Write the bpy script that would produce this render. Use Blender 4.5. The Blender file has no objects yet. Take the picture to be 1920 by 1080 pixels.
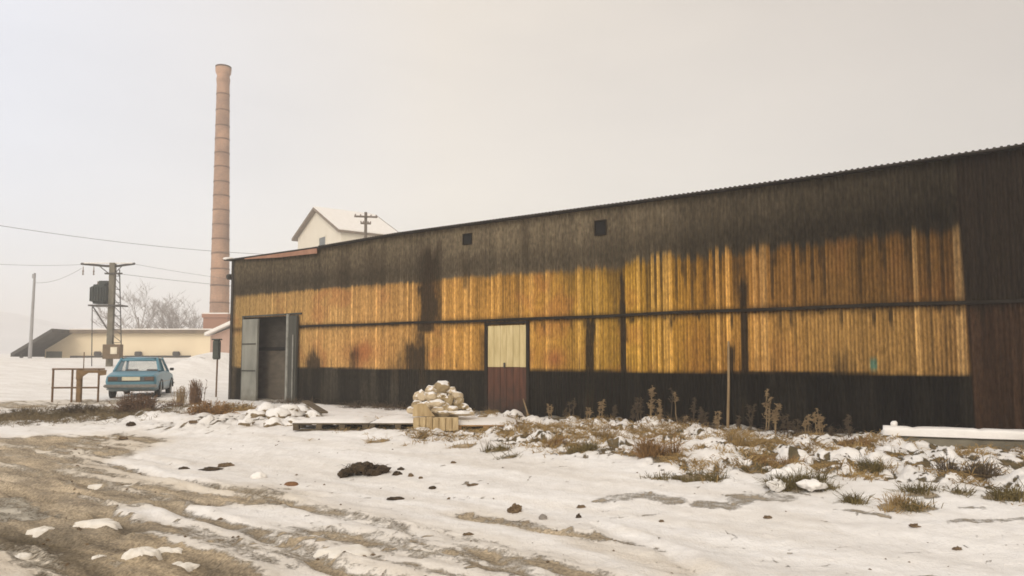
import bpy, bmesh, math, random
import numpy as np
from mathutils import Vector, Matrix, noise as mnoise

random.seed(7)
sc = bpy.context.scene
col = sc.collection
R = math.radians

# ------------------------------------------------------------------ camera
F = 1400.0                       # focal length in photo pixels (1920 wide)
PITCH = R(4.0)
SHIFT = (135.0 - F*math.tan(PITCH))/1920.0
EYE = 1.6
cam_d = bpy.data.cameras.new('camera')
cam_d.sensor_width = 36.0
cam_d.lens = F/1920.0*36.0
cam_d.shift_y = SHIFT
cam_d.clip_end = 4000
cam = bpy.data.objects.new('camera', cam_d)
cam.location = (0, 0, EYE)
cam.rotation_euler = (R(90)+PITCH, 0, 0)
col.objects.link(cam)
sc.camera = cam

def ray(px, py):
    xc = (px-960.0)/F
    yc = (540.0-py)/F + SHIFT*1920.0/F
    return Vector((xc, math.cos(PITCH)-yc*math.sin(PITCH), math.sin(PITCH)+yc*math.cos(PITCH)))

def at(px, py, Y):
    d = ray(px, py)
    return Vector((0, 0, EYE)) + d*(Y/d.y)

# ------------------------------------------------------------------ numpy noise
def _hash(ix, iy, seed):
    h = (ix.astype(np.int64)*374761393 + iy.astype(np.int64)*668265263 + seed*1442695041) & 0xFFFFFFFF
    h = ((h ^ (h >> 13))*1274126177) & 0xFFFFFFFF
    h = h ^ (h >> 16)
    return (h & 0xFFFFFF)/float(0xFFFFFF)

def vnoise(x, y, seed=0):
    x = np.asarray(x, float); y = np.asarray(y, float)
    ix = np.floor(x); iy = np.floor(y)
    fx = x-ix; fy = y-iy
    fx = fx*fx*fx*(fx*(fx*6-15)+10); fy = fy*fy*fy*(fy*(fy*6-15)+10)
    a = _hash(ix, iy, seed); b = _hash(ix+1, iy, seed)
    c = _hash(ix, iy+1, seed); d = _hash(ix+1, iy+1, seed)
    return (a*(1-fx)+b*fx)*(1-fy) + (c*(1-fx)+d*fx)*fy

def fbm(x, y, seed=0, octs=4, gain=0.5):
    t = 0; amp = 1.0; s = 0
    for i in range(octs):
        t = t + amp*vnoise(x*(2.03**i)+17.3*i, y*(2.03**i)-9.1*i, seed+i)
        s += amp; amp *= gain
    return t/s

def sstep(a, b, x):
    t = np.clip((np.asarray(x, float)-a)/(b-a), 0, 1)
    return t*t*(3-2*t)

# ------------------------------------------------------------------ wall frame
WA = R(53.0)
WN = Vector((math.cos(WA), math.sin(WA), 0))       # away from camera
WD = 13.98
AX = Vector((math.sin(WA), -math.cos(WA), 0))      # along the wall to the right

def wall_hit(px, py, off=0.0):
    d = ray(px, py)
    t = (WD-off)/(d.x*WN.x+d.y*WN.y)
    return Vector((0, 0, EYE))+d*t
_c = wall_hit(432, 675)
ORI = Vector((_c.x, _c.y, 0))
def W(px, py):
    p = wall_hit(px, py)-ORI
    return p.dot(AX), p.z
def WX(px, py=650):
    return W(px, py)[0]

# ------------------------------------------------------------------ ground shape
def poly_sd(X, Y, pts):
    """signed distance, positive inside"""
    inside = np.zeros(X.shape, bool)
    dist = np.full(X.shape, 1e9)
    n = len(pts)
    for i in range(n):
        x0, y0 = pts[i]; x1, y1 = pts[(i+1) % n]
        dx, dy = x1-x0, y1-y0
        t = np.clip(((X-x0)*dx+(Y-y0)*dy)/(dx*dx+dy*dy+1e-12), 0, 1)
        dist = np.minimum(dist, np.hypot(X-(x0+t*dx), Y-(y0+t*dy)))
        cond = ((y0 > Y) != (y1 > Y))
        xi = x0+(Y-y0)*dx/(dy if abs(dy) > 1e-12 else 1e-12)
        inside ^= (cond & (X < xi))
    return np.where(inside, dist, -dist)

def line_d(X, Y, pts):
    dist = np.full(X.shape, 1e9)
    for i in range(len(pts)-1):
        x0, y0 = pts[i]; x1, y1 = pts[i+1]
        dx, dy = x1-x0, y1-y0
        t = np.clip(((X-x0)*dx+(Y-y0)*dy)/(dx*dx+dy*dy+1e-12), 0, 1)
        dist = np.minimum(dist, np.hypot(X-(x0+t*dx), Y-(y0+t*dy)))
    return dist

def base_h(X, Y):
    s = WD-(WN.x*X+WN.y*Y)
    h = 0.30*(1-sstep(3.9, 7.8, s)) + 0.05*(1-sstep(-1, 3, s))
    h = h + sstep(27, 64, Y)*1.42*sstep(20, -2, X)
    # snow heap to the right of the low house
    h = h + 1.12*np.exp(-(((X+17.3)/2.2)**2 + ((Y-43.5)/4.5)**2))
    h = h + sstep(70, 400, Y)*3.0
    return h

def gplane(px, py, z=0.03):
    d = ray(px, py); t = (z-EYE)/d.z
    return (d.x*t, d.y*t)

def G0(px, py):
    z = 0.1
    for _ in range(40):
        x, y = gplane(px, py, z)
        if y < 0 or y > 300: y = 60.0
        z = 0.5*z+0.5*float(base_h(np.array(x), np.array(y)))
    return x, y

MUD_POLY = [gplane(*p) for p in [(-500, 812), (0, 815), (120, 812), (250, 818), (340, 832), (215, 860), (335, 892), (470, 905), (560, 922), (720, 958),
            (650, 966), (520, 946), (400, 948), (290, 955), (320, 985), (420, 1015), (520, 1050), (620, 1090), (700, 1250), (-500, 1250)]]
STREAKS = [([(300, 985), (470, 1000), (640, 1010), (800, 1035), (960, 1085)], 0.36, 0.62),
           ([(560, 930), (700, 962), (800, 985), (940, 1018), (1080, 1060)], 0.22, 0.56),
           ([(400, 1010), (520, 1040), (700, 1055), (840, 1090)], 0.5, 0.66),
           ([(900, 958), (960, 972), (1100, 1000), (1210, 1032), (1330, 1085)], 0.16, 0.72),
           ([(1000, 968), (1060, 990), (1180, 1045), (1230, 1090)], 0.08, 0.38),
           ([(640, 985), (760, 1000), (860, 1012)], 0.14, 0.36),
           ([(0, 850), (150, 842), (260, 838)], 0.25, 0.4)]
BARE = [([(1140, 935), (1190, 931), (1250, 940)], 0.16), ([(1310, 948), (1360, 952), (1400, 941), (1470, 945)], 0.17),
        ([(1580, 966), (1640, 972)], 0.08), ([(1760, 986), (1850, 988), (1960, 990)], 0.06), ([(1800, 972), (1840, 974)], 0.05),
        ([(1130, 958), (1230, 960)], 0.04)]
STREAKS = [([gplane(*p) for p in pl], w, a) for pl, w, a in STREAKS]
BARE = [([gplane(p[0], p[1], 0.08) for p in pl], w) for pl, w in BARE]
RUTS = [([(-40, 905), (60, 925), (150, 950), (240, 985), (310, 1018), (420, 1068), (470, 1095)], .10, .055, 1.0),
        ([(60, 838), (200, 862), (330, 893), (450, 918), (600, 950), (760, 985), (900, 1028), (1010, 1085)], .085, .045, .8),
        ([(-40, 872), (120, 892), (250, 925), (400, 968), (540, 1012), (640, 1050), (720, 1090)], .10, .05, .9),
        ([(-40, 835), (100, 842), (230, 850), (330, 868)], .10, .04, .7),
        ([(-60, 968), (40, 992), (130, 1030), (220, 1085)], .12, .06, 1.0),
        ([(560, 922), (650, 928), (740, 946), (840, 952), (930, 948), (1060, 962), (1150, 992), (1250, 1030), (1370, 1088)], .07, .03, .35),
        ([(340, 800), (420, 812), (470, 830), (560, 842)], .06, .02, .2),
        ([(620, 985), (760, 1010), (880, 1040), (960, 1085)], .08, .035, .6)]
RUTS = [([gplane(*p) for p in pl], w, d, k) for pl, w, d, k in RUTS]
GREY_SLAB = [gplane(*p) for p in [(-300, 925), (40, 928), (110, 945), (160, 958), (60, 966), (-300, 975)]]

def fields(X, Y):
    X = np.asarray(X, float); Y = np.asarray(Y, float)
    s = WD-(WN.x*X+WN.y*Y)
    a = AX.x*X+AX.y*Y
    wx = (fbm(a*0.9, s*1.6, 3)-0.5)*1.1
    wy = (fbm(a*0.9, s*1.6, 8)-0.5)*0.7
    Xw = X+wx*AX.x+wy*WN.x; Yw = Y+wx*AX.y+wy*WN.y
    st = fbm(a*0.35, s*4.2, 21, 4)                 # long streaks along the track
    near = (Y < 40) & (Y > -30)
    mud = np.zeros(X.shape)
    sd = poly_sd(Xw, Yw, MUD_POLY)
    mud = sstep(-0.25, 0.55, sd)*0.92
    for pl, w, am in STREAKS:
        mud = np.maximum(mud, am*(0.75+0.7*(st-0.3))*(1-sstep(w*0.2, w*2.6, line_d(Xw*0.6+X*0.4, Yw*0.6+Y*0.4, pl))))
    # compacted brown yard by the car
    yard = np.exp(-(((X+13.5)/4.2)**2+((Y-23.0)/1.7)**2))
    mud = np.maximum(mud, 0.62*sstep(0.25, 0.7, yard))
    mud = mud*np.where(near, 1, 0)
    bare = np.zeros(X.shape)
    for pl, w in BARE:
        bare = np.maximum(bare, 1-sstep(w*0.5, w*1.7, line_d(X+wx*0.25, Y+wy*0.35, pl)))
    slab = sstep(-0.1, 0.2, poly_sd(X+wx*0.3, Y+wy*0.3, GREY_SLAB))
    # bank strip along the wall
    bank = (1-sstep(4.4, 5.5, s+(fbm(a*0.8, s*0.8, 31)-0.5)*1.6))*sstep(-0.3, 0.5, s)*sstep(-4.5, 0.5, X+ (fbm(a, s, 5)-0.5)*2)
    rubble = np.exp(-(((X+6.1)/2.3)**2+((Y-16.6)/1.5)**2))*1.0 + np.exp(-(((X+9.0)/2.6)**2+((Y-19.0)/1.2)**2))
    rubble = np.clip(rubble, 0, 1)*sstep(0.3, 1.0, s)
    lump = np.abs(fbm(X*2.3+3, Y*2.3, 51, 3)-0.5)*2
    lump2 = np.abs(fbm(X*6.5, Y*6.5, 61, 3)-0.5)*2
    cl = fbm(X*1.1, Y*1.1, 71, 4)
    fine = fbm(X*14, Y*14, 81, 3)
    h = base_h(X, Y)
    rough = np.clip(bank+rubble*0.9, 0, 1)
    h = h + rough*(0.25*np.sqrt(lump*lump+.03)+0.08*np.sqrt(lump2*lump2+.05)+0.34*(cl-0.5)-0.12) + 0.05*(fbm(X*0.5, Y*0.5, 91)-0.5)
    h = h + (1-rough)*near*(0.045*(fbm(a*0.9, s*2.2, 44)-0.5) + 0.035*(fbm(X*3.2, Y*3.2, 46, 3)-0.5) + 0.012*(fine-0.5))
    m2 = np.clip(mud, 0, 1)
    trk = np.abs(fbm(a*0.25+4, s*7.5, 27, 3)-0.5)*2
    h = h - m2*(0.03+0.13*(st-0.5)+0.07*(trk-0.4)+0.05*(fine-0.5))
    rutl = line_d(X, Y, STREAKS[3][0])
    h = h - 0.02*np.exp(-(rutl/0.14)**2)*near
    rut = np.zeros(X.shape)
    nb_ = (X > -14) & (X < 5) & (Y > 3) & (Y < 16)
    Xn, Yn = X[nb_], Y[nb_]; jx = (fbm(Xn*1.5, Yn*1.5, 301, 3)-0.5)*0.22; brk = sstep(.30, .52, fbm(a[nb_]*0.9+3, s[nb_]*0.9, 305, 3))
    hn = h[nb_]; rn = rut[nb_]
    for pl, w_, d_, k_ in RUTS:
        dd = line_d(Xn+jx, Yn+jx*0.5, pl)
        hn = hn-(d_*np.exp(-(dd/w_)**2)-0.55*d_*np.exp(-((dd-w_*2.1)/(w_*.8))**2))*brk
        rn = np.maximum(rn, k_*np.exp(-(dd/(w_*1.1))**2)*brk)
    h[nb_] = hn; rut[nb_] = rn
    h = np.where(Y > 45, base_h(X, Y)+0.25*(fbm(X*0.12, Y*0.12, 15)-0.5), h)
    return dict(s=s, a=a, mud=m2, bare=bare, slab=slab, bank=bank, rough=rough, lump=lump, lump2=lump2, cl=cl, st=st, fine=fine, h=h, rubble=rubble, rut=rut)

def H(x, y):
    return float(fields(np.array([x]), np.array([y]))['h'][0])

def G(px, py):
    z = 0.15
    for _ in range(25):
        x, y = gplane(px, py, z)
        if y < 0 or y > 200: y = 60.0
        z = 0.5*z+0.5*float(base_h(np.array(x), np.array(y)))
    return Vector((x, y, H(x, y)))

# ------------------------------------------------------------------ materials
def nodes_of(m):
    m.use_nodes = True
    nt = m.node_tree
    return nt, nt.nodes, nt.links, nt.nodes['Principled BSDF']

def mat(name, c, c2=None, rough=0.85, scale=6.0, amt=0.5, bump=0.15, bscale=None, snow=False, stretch=None, metallic=0.0, spec=0.3, snow_at=0.93):
    m = bpy.data.materials.new(name)
    nt, N, L, P = nodes_of(m)
    P.inputs['Roughness'].default_value = rough
    P.inputs['Metallic'].default_value = metallic
    P.inputs['Specular IOR Level'].default_value = spec
    if c2 is None: c2 = tuple(v*0.6 for v in c)
    tc = N.new('ShaderNodeTexCoord')
    mp = N.new('ShaderNodeMapping')
    if stretch: mp.inputs['Scale'].default_value = stretch
    L.new(tc.outputs['Object'], mp.inputs['Vector'])
    n1 = N.new('ShaderNodeTexNoise'); n1.inputs['Scale'].default_value = scale; n1.inputs['Detail'].default_value = 6
    L.new(mp.outputs['Vector'], n1.inputs['Vector'])
    rp = N.new('ShaderNodeValToRGB')
    rp.color_ramp.elements[0].position = 0.5-0.25*amt; rp.color_ramp.elements[1].position = 0.5+0.25*amt
    rp.color_ramp.elements[0].color = (*c2, 1); rp.color_ramp.elements[1].color = (*c, 1)
    L.new(n1.outputs['Fac'], rp.inputs['Fac'])
    out = rp.outputs['Color']
    if snow:
        g = N.new('ShaderNodeNewGeometry')
        sx = N.new('ShaderNodeSeparateXYZ'); L.new(g.outputs['Normal'], sx.inputs[0])
        n2 = N.new('ShaderNodeTexNoise'); n2.inputs['Scale'].default_value = 9; L.new(tc.outputs['Object'], n2.inputs['Vector'])
        ad = N.new('ShaderNodeMath'); ad.operation = 'MULTIPLY_ADD'; ad.inputs[1].default_value = 0.7; 
        L.new(n2.outputs['Fac'], ad.inputs[0]); L.new(sx.outputs['Z'], ad.inputs[2])
        r2 = N.new('ShaderNodeValToRGB'); r2.color_ramp.elements[0].position = snow_at; r2.color_ramp.elements[1].position = min(1.0, snow_at+.1)
        L.new(ad.outputs[0], r2.inputs['Fac'])
        mx = N.new('ShaderNodeMix'); mx.data_type = 'RGBA'
        L.new(r2.outputs['Color'], mx.inputs['Factor']); L.new(out, mx.inputs['A']); mx.inputs['B'].default_value = (0.8, 0.78, 0.75, 1)
        out = mx.outputs['Result']
    L.new(out, P.inputs['Base Color'])
    if bump:
        n3 = N.new('ShaderNodeTexNoise'); n3.inputs['Scale'].default_value = bscale or scale*4; n3.inputs['Detail'].default_value = 5
        L.new(mp.outputs['Vector'], n3.inputs['Vector'])
        b = N.new('ShaderNodeBump'); b.inputs['Strength'].default_value = bump; b.inputs['Distance'].default_value = 0.02
        L.new(n3.outputs['Fac'], b.inputs['Height']); L.new(b.outputs['Normal'], P.inputs['Normal'])
    return m

M = {}
M['snow'] = mat('snow', (0.86, 0.835, 0.80), (0.78, 0.755, 0.715), 0.9, 3, 0.8, 0.35, 25)
M['brick'] = None
M['stone'] = mat('fieldstone', (0.40, 0.31, 0.18), (0.24, 0.18, 0.10), 0.9, 5, 0.9, 0.5, 18, snow=True)
M['stone_pale'] = mat('pale_fieldstone', (0.60, 0.50, 0.35), (0.42, 0.33, 0.21), 0.9, 5, 0.9, 0.5, 18, snow=True)
M['pallet'] = mat('weathered_pallet_wood', (0.15, 0.115, 0.07), (0.06, 0.045, 0.03), 0.9, 4, 0.8, 0.4, 30)
M['pallet_new'] = mat('newer_pallet_wood', (0.46, 0.28, 0.12), (0.26, 0.15, 0.07), 0.9, 4, 0.8, 0.4, 30)
M['box_wood'] = mat('pale_sawn_wood', (0.60, 0.47, 0.27), (0.34, 0.24, 0.12), 0.85, 5, 0.9, 0.4, 20, stretch=(3, 3, 0.6))
M['soil'] = mat('dark_soil', (0.075, 0.05, 0.027), (0.025, 0.017, 0.01), 0.95, 14, 0.8, 0.8, 40)
M['clod'] = mat('brown_clod', (0.20, 0.14, 0.08), (0.09, 0.06, 0.035), 0.95, 14, 0.8, 0.8, 40)
M['red_brick'] = mat('loose_brick', (0.25, 0.13, 0.06), (0.15, 0.075, 0.035), 0.95, 14, 0.8, 0.6, 50, snow=True, snow_at=1.15)
M['grey_stone'] = mat('grey_stone', (0.30, 0.27, 0.24), (0.2, 0.18, 0.16), 0.95, 14, 0.8, 0.6, 50)
M['straw'] = mat('dry_straw', (0.42, 0.29, 0.12), (0.20, 0.13, 0.05), 0.9, 2.5, 0.9, 0)
M['straw_red'] = mat('rusty_dry_grass', (0.36, 0.21, 0.08), (0.16, 0.09, 0.035), 0.9, 2.5, 0.9, 0)
M['straw_green'] = mat('olive_winter_grass', (0.19, 0.145, 0.05), (0.07, 0.054, 0.02), 0.9, 2.5, 0.9, 0)
M['weed'] = mat('dry_weed_stalk', (0.36, 0.26, 0.14), (0.19, 0.13, 0.07), 0.9, 3, 0.9, 0)
M['weed_dark'] = mat('dark_weed_stalk', (0.12, 0.085, 0.05), (0.06, 0.045, 0.03), 0.9, 3, 0.9, 0)
M['rubble'] = mat('snowy_rubble', (0.30, 0.23, 0.14), (0.14, 0.105, 0.06), 0.95, 6, 0.9, 0.5, 20, snow=True, snow_at=0.45)
M['bush'] = mat('brown_bush_twigs', (0.20, 0.12, 0.07), (0.10, 0.06, 0.035), 0.9, 3, 0.9, 0)
M['concrete'] = mat('grey_concrete', (0.22, 0.20, 0.15), (0.13, 0.115, 0.085), 0.95, 3, 0.9, 0.4, 25)
M['tar'] = mat('tarred_metal', (0.030, 0.024, 0.018), (0.015, 0.012, 0.009), 0.85, 5, 0.8, 0.2, 30, spec=0.1)
M['tar_edge'] = mat('tarred_eaves', (0.05, 0.042, 0.034), (0.025, 0.02, 0.017), 0.85, 5, 0.8, 0.2, 30)
M['rust_roof'] = mat('rusty_red_eaves', (0.36, 0.20, 0.135), (0.26, 0.135, 0.09), 0.85, 4, 0.8, 0.2, 30)
M['black'] = mat('opening_black', (0.012, 0.011, 0.010), (0.006, 0.006, 0.006), 0.95, 5, 0.8, 0.1)  # near-black for the vents' unlit interior and the gate crossbar
M['grey_door'] = mat('grey_blue_door_paint', (0.29, 0.29, 0.25), (0.15, 0.15, 0.13), 0.7, 3, 0.9, 0.15, 20, stretch=(1, 1, 0.4))
M['grey_door_dark'] = mat('dark_grey_door_paint', (0.075, 0.073, 0.06), (0.04, 0.04, 0.033), 0.75, 3, 0.9, 0.15, 20, stretch=(1, 1, 0.4))
M['galv'] = mat('grey_steel', (0.30, 0.30, 0.27), (0.19, 0.19, 0.17), 0.6, 6, 0.8, 0.1)
M['blockwork'] = mat('grimy_blockwork', (0.12, 0.10, 0.075), (0.065, 0.055, 0.042), 0.95, 3, 0.9, 0.5, 12, stretch=(1, 1, 2.2))
M['blockwork_up'] = mat('darker_blockwork', (0.06, 0.052, 0.042), (0.03, 0.027, 0.022), 0.95, 3, 0.9, 0.5, 12, stretch=(1, 1, 2.2))
M['cream_wall'] = mat('cream_render', (0.80, 0.69, 0.50), (0.74, 0.63, 0.45), 0.95, 0.6, 0.8, 0.1)
M['house_wall'] = mat('pale_house_render', (0.72, 0.67, 0.56), (0.66, 0.61, 0.50), 0.95, 0.5, 0.8, 0.1)
M['dark_roof'] = mat('dark_grey_roofing', (0.09, 0.085, 0.075), (0.055, 0.05, 0.045), 0.9, 2, 0.8, 0.2)
M['verge'] = mat('brown_verge_board', (0.22, 0.17, 0.12), (0.14, 0.11, 0.08), 0.9, 2, 0.8, 0.1)
M['pane'] = mat('dull_window_glass', (0.12, 0.13, 0.12), (0.07, 0.08, 0.075), 0.25, 2, 0.8, 0)
M['pole_wood'] = mat('weathered_pole', (0.17, 0.14, 0.11), (0.10, 0.08, 0.06), 0.9, 4, 0.8, 0.2)
M['pole_conc'] = mat('concrete_pole', (0.20, 0.18, 0.14), (0.13, 0.12, 0.09), 0.9, 4, 0.8, 0.2)
M['steel_dark'] = mat('dark_steel', (0.08, 0.075, 0.065), (0.05, 0.045, 0.04), 0.7, 4, 0.8, 0.1)
M['tank'] = mat('transformer_paint', (0.035, 0.045, 0.04), (0.02, 0.028, 0.025), 0.6, 4, 0.8, 0.1)
M['insul'] = mat('porcelain', (0.25, 0.2, 0.17), (0.2, 0.15, 0.12), 0.4, 4, 0.8, 0)
M['rust'] = mat('rusty_pipe', (0.20, 0.125, 0.07), (0.11, 0.07, 0.04), 0.9, 8, 0.8, 0.2)
M['rust_thick'] = mat('brown_rusty_plate', (0.23, 0.15, 0.075), (0.14, 0.09, 0.045), 0.9, 8, 0.8, 0.2)
M['box_brown'] = mat('brown_box_paint', (0.17, 0.12, 0.07), (0.12, 0.085, 0.05), 0.85, 4, 0.8, 0.1)
M['white_panel'] = mat('white_panel', (0.72, 0.66, 0.52), (0.62, 0.56, 0.44), 0.8, 4, 0.8, 0.05)
M['sign_green'] = mat('faded_green_box', (0.075, 0.085, 0.07), (0.045, 0.05, 0.042), 0.7, 4, 0.8, 0.1)
M['bark'] = mat('haze_paled_bark', (0.34, 0.305, 0.285), (0.25, 0.22, 0.205), 0.95, 4, 0.8, 0.1)  # bark colour lightened to carry the haze over the far trees
M['car_blue'] = mat('faded_blue_car_paint', (0.105, 0.265, 0.345), (0.085, 0.215, 0.285), 0.35, 2, 0.8, 0, spec=0.5)
M['rubber'] = mat('tyre_rubber', (0.025, 0.025, 0.025), (0.015, 0.015, 0.015), 0.9, 9, 0.8, 0.1)
M['chrome'] = mat('dull_chrome', (0.30, 0.29, 0.27), (0.22, 0.21, 0.2), 0.4, 9, 0.8, 0, metallic=0.6)
M['lamp_red'] = mat('tail_lamp_plastic', (0.15, 0.10, 0.075), (0.10, 0.065, 0.05), 0.3, 9, 0.8, 0)
M['plate'] = mat('number_plate', (0.70, 0.66, 0.5), (0.62, 0.58, 0.44), 0.5, 9, 0.5, 0)
M['hub'] = mat('wheel_steel', (0.28, 0.28, 0.27), (0.2, 0.2, 0.19), 0.5, 9, 0.8, 0, metallic=0.5)
M['trim_black'] = mat('black_trim', (0.03, 0.03, 0.03), (0.02, 0.02, 0.02), 0.6, 9, 0.8, 0)
M['grille_dark'] = mat('dark_tail_panel', (0.09, 0.12, 0.13), (0.06, 0.085, 0.095), 0.6, 4, 0.8, 0)
M['wire'] = mat('overhead_wire', (0.16, 0.15, 0.14), (0.12, 0.11, 0.10), 0.8, 4, 0.8, 0)
M['stump'] = mat('red_brown_wood', (0.20, 0.115, 0.06), (0.10, 0.06, 0.035), 0.95, 6, 0.8, 0.5, 25, stretch=(2, 2, 0.5))
M['hill'] = mat('snowy_hills', (0.62, 0.63, 0.66), (0.40, 0.42, 0.46), 0.95, 0.02, 0.9, 0)

def add_grime(m, z0, z1, c=(0.03, 0.024, 0.018)):
    # dirt splashed up from the ground, thinning out between heights z0 and z1
    nt, N, L, P = nodes_of(m)
    src = P.inputs['Base Color'].links[0].from_socket
    tc = N.new('ShaderNodeTexCoord'); sx = N.new('ShaderNodeSeparateXYZ'); L.new(tc.outputs['Object'], sx.inputs[0])
    n = N.new('ShaderNodeTexNoise'); n.inputs['Scale'].default_value = 5; n.inputs['Detail'].default_value = 6; L.new(tc.outputs['Object'], n.inputs['Vector'])
    ad = N.new('ShaderNodeMath'); ad.operation = 'MULTIPLY_ADD'; ad.inputs[1].default_value = (z1-z0)*1.2; L.new(n.outputs['Fac'], ad.inputs[0]); L.new(sx.outputs['Z'], ad.inputs[2])
    mr = N.new('ShaderNodeMapRange'); mr.interpolation_type = 'SMOOTHSTEP'; mr.inputs['From Min'].default_value = z0+(z1-z0)*.6; mr.inputs['From Max'].default_value = z1+(z1-z0)*.6
    mr.inputs['To Min'].default_value = .9; mr.inputs['To Max'].default_value = 0; L.new(ad.outputs[0], mr.inputs['Value'])
    mx = N.new('ShaderNodeMix'); mx.data_type = 'RGBA'; L.new(mr.outputs[0], mx.inputs['Factor']); L.new(src, mx.inputs['A']); mx.inputs['B'].default_value = (*c, 1)
    L.new(mx.outputs['Result'], P.inputs['Base Color'])

def glass_mat():
    m = bpy.data.materials.new('car_glass')
    nt, N, L, P = nodes_of(m)
    out = N['Material Output']
    tr = N.new('ShaderNodeBsdfTransparent'); tr.inputs['Color'].default_value = (0.95, 0.97, 0.96, 1)
    gl = N.new('ShaderNodeBsdfGlossy'); gl.inputs['Roughness'].default_value = 0.06
    fr = N.new('ShaderNodeFresnel'); fr.inputs['IOR'].default_value = 1.6
    tcn = N.new('ShaderNodeTexCoord'); nz = N.new('ShaderNodeTexNoise'); nz.inputs['Scale'].default_value = 4
    L.new(tcn.outputs['Object'], nz.inputs['Vector'])
    ad = N.new('ShaderNodeMath'); ad.operation = 'MULTIPLY_ADD'; ad.inputs[1].default_value = 0.25
    L.new(nz.outputs['Fac'], ad.inputs[0]); L.new(fr.outputs['Fac'], ad.inputs[2])
    mx = N.new('ShaderNodeMixShader')
    L.new(ad.outputs[0], mx.inputs[0]); L.new(tr.outputs[0], mx.inputs[1]); L.new(gl.outputs[0], mx.inputs[2])
    L.new(mx.outputs[0], out.inputs['Surface'])
    return m
M['glass'] = glass_mat()

def brick_mat():
    m = bpy.data.materials.new('chimney_brick')
    nt, N, L, P = nodes_of(m)
    P.inputs['Roughness'].default_value = 0.95
    at_ = N.new('ShaderNodeUVMap')
    bk = N.new('ShaderNodeTexBrick')
    bk.inputs['Color1'].default_value = (0.42, 0.225, 0.14, 1); bk.inputs['Color2'].default_value = (0.31, 0.165, 0.105, 1)
    bk.inputs['Mortar'].default_value = (0.40, 0.33, 0.25, 1); bk.inputs['Scale'].default_value = 1.0
    bk.inputs['Mortar Size'].default_value = 0.012; bk.inputs['Brick Width'].default_value = 0.26; bk.inputs['Row Height'].default_value = 0.085
    L.new(at_.outputs['UV'], bk.inputs['Vector'])
    tc = N.new('ShaderNodeTexCoord'); n = N.new('ShaderNodeTexNoise'); n.inputs['Scale'].default_value = 0.5; n.inputs['Detail'].default_value = 6
    L.new(tc.outputs['Object'], n.inputs['Vector'])
    rp = N.new('ShaderNodeValToRGB'); rp.color_ramp.elements[0].position = 0.3; rp.color_ramp.elements[1].position = 0.7
    rp.color_ramp.elements[0].color = (0.62, 0.62, 0.64, 1); rp.color_ramp.elements[1].color = (1.2, 1.15, 1.1, 1)
    L.new(n.outputs['Fac'], rp.inputs['Fac'])
    mx = N.new('ShaderNodeMix'); mx.data_type = 'RGBA'; mx.blend_type = 'MULTIPLY'; mx.inputs['Factor'].default_value = 1
    L.new(bk.outputs['Color'], mx.inputs['A']); L.new(rp.outputs['Color'], mx.inputs['B'])
    L.new(mx.outputs['Result'], P.inputs['Base Color'])
    return m
M['brick'] = brick_mat()
M['brick_dark'] = mat('sooty_brick_band', (0.12, 0.075, 0.05), (0.07, 0.045, 0.032), 0.95, 3, 0.8, 0.3)

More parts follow.
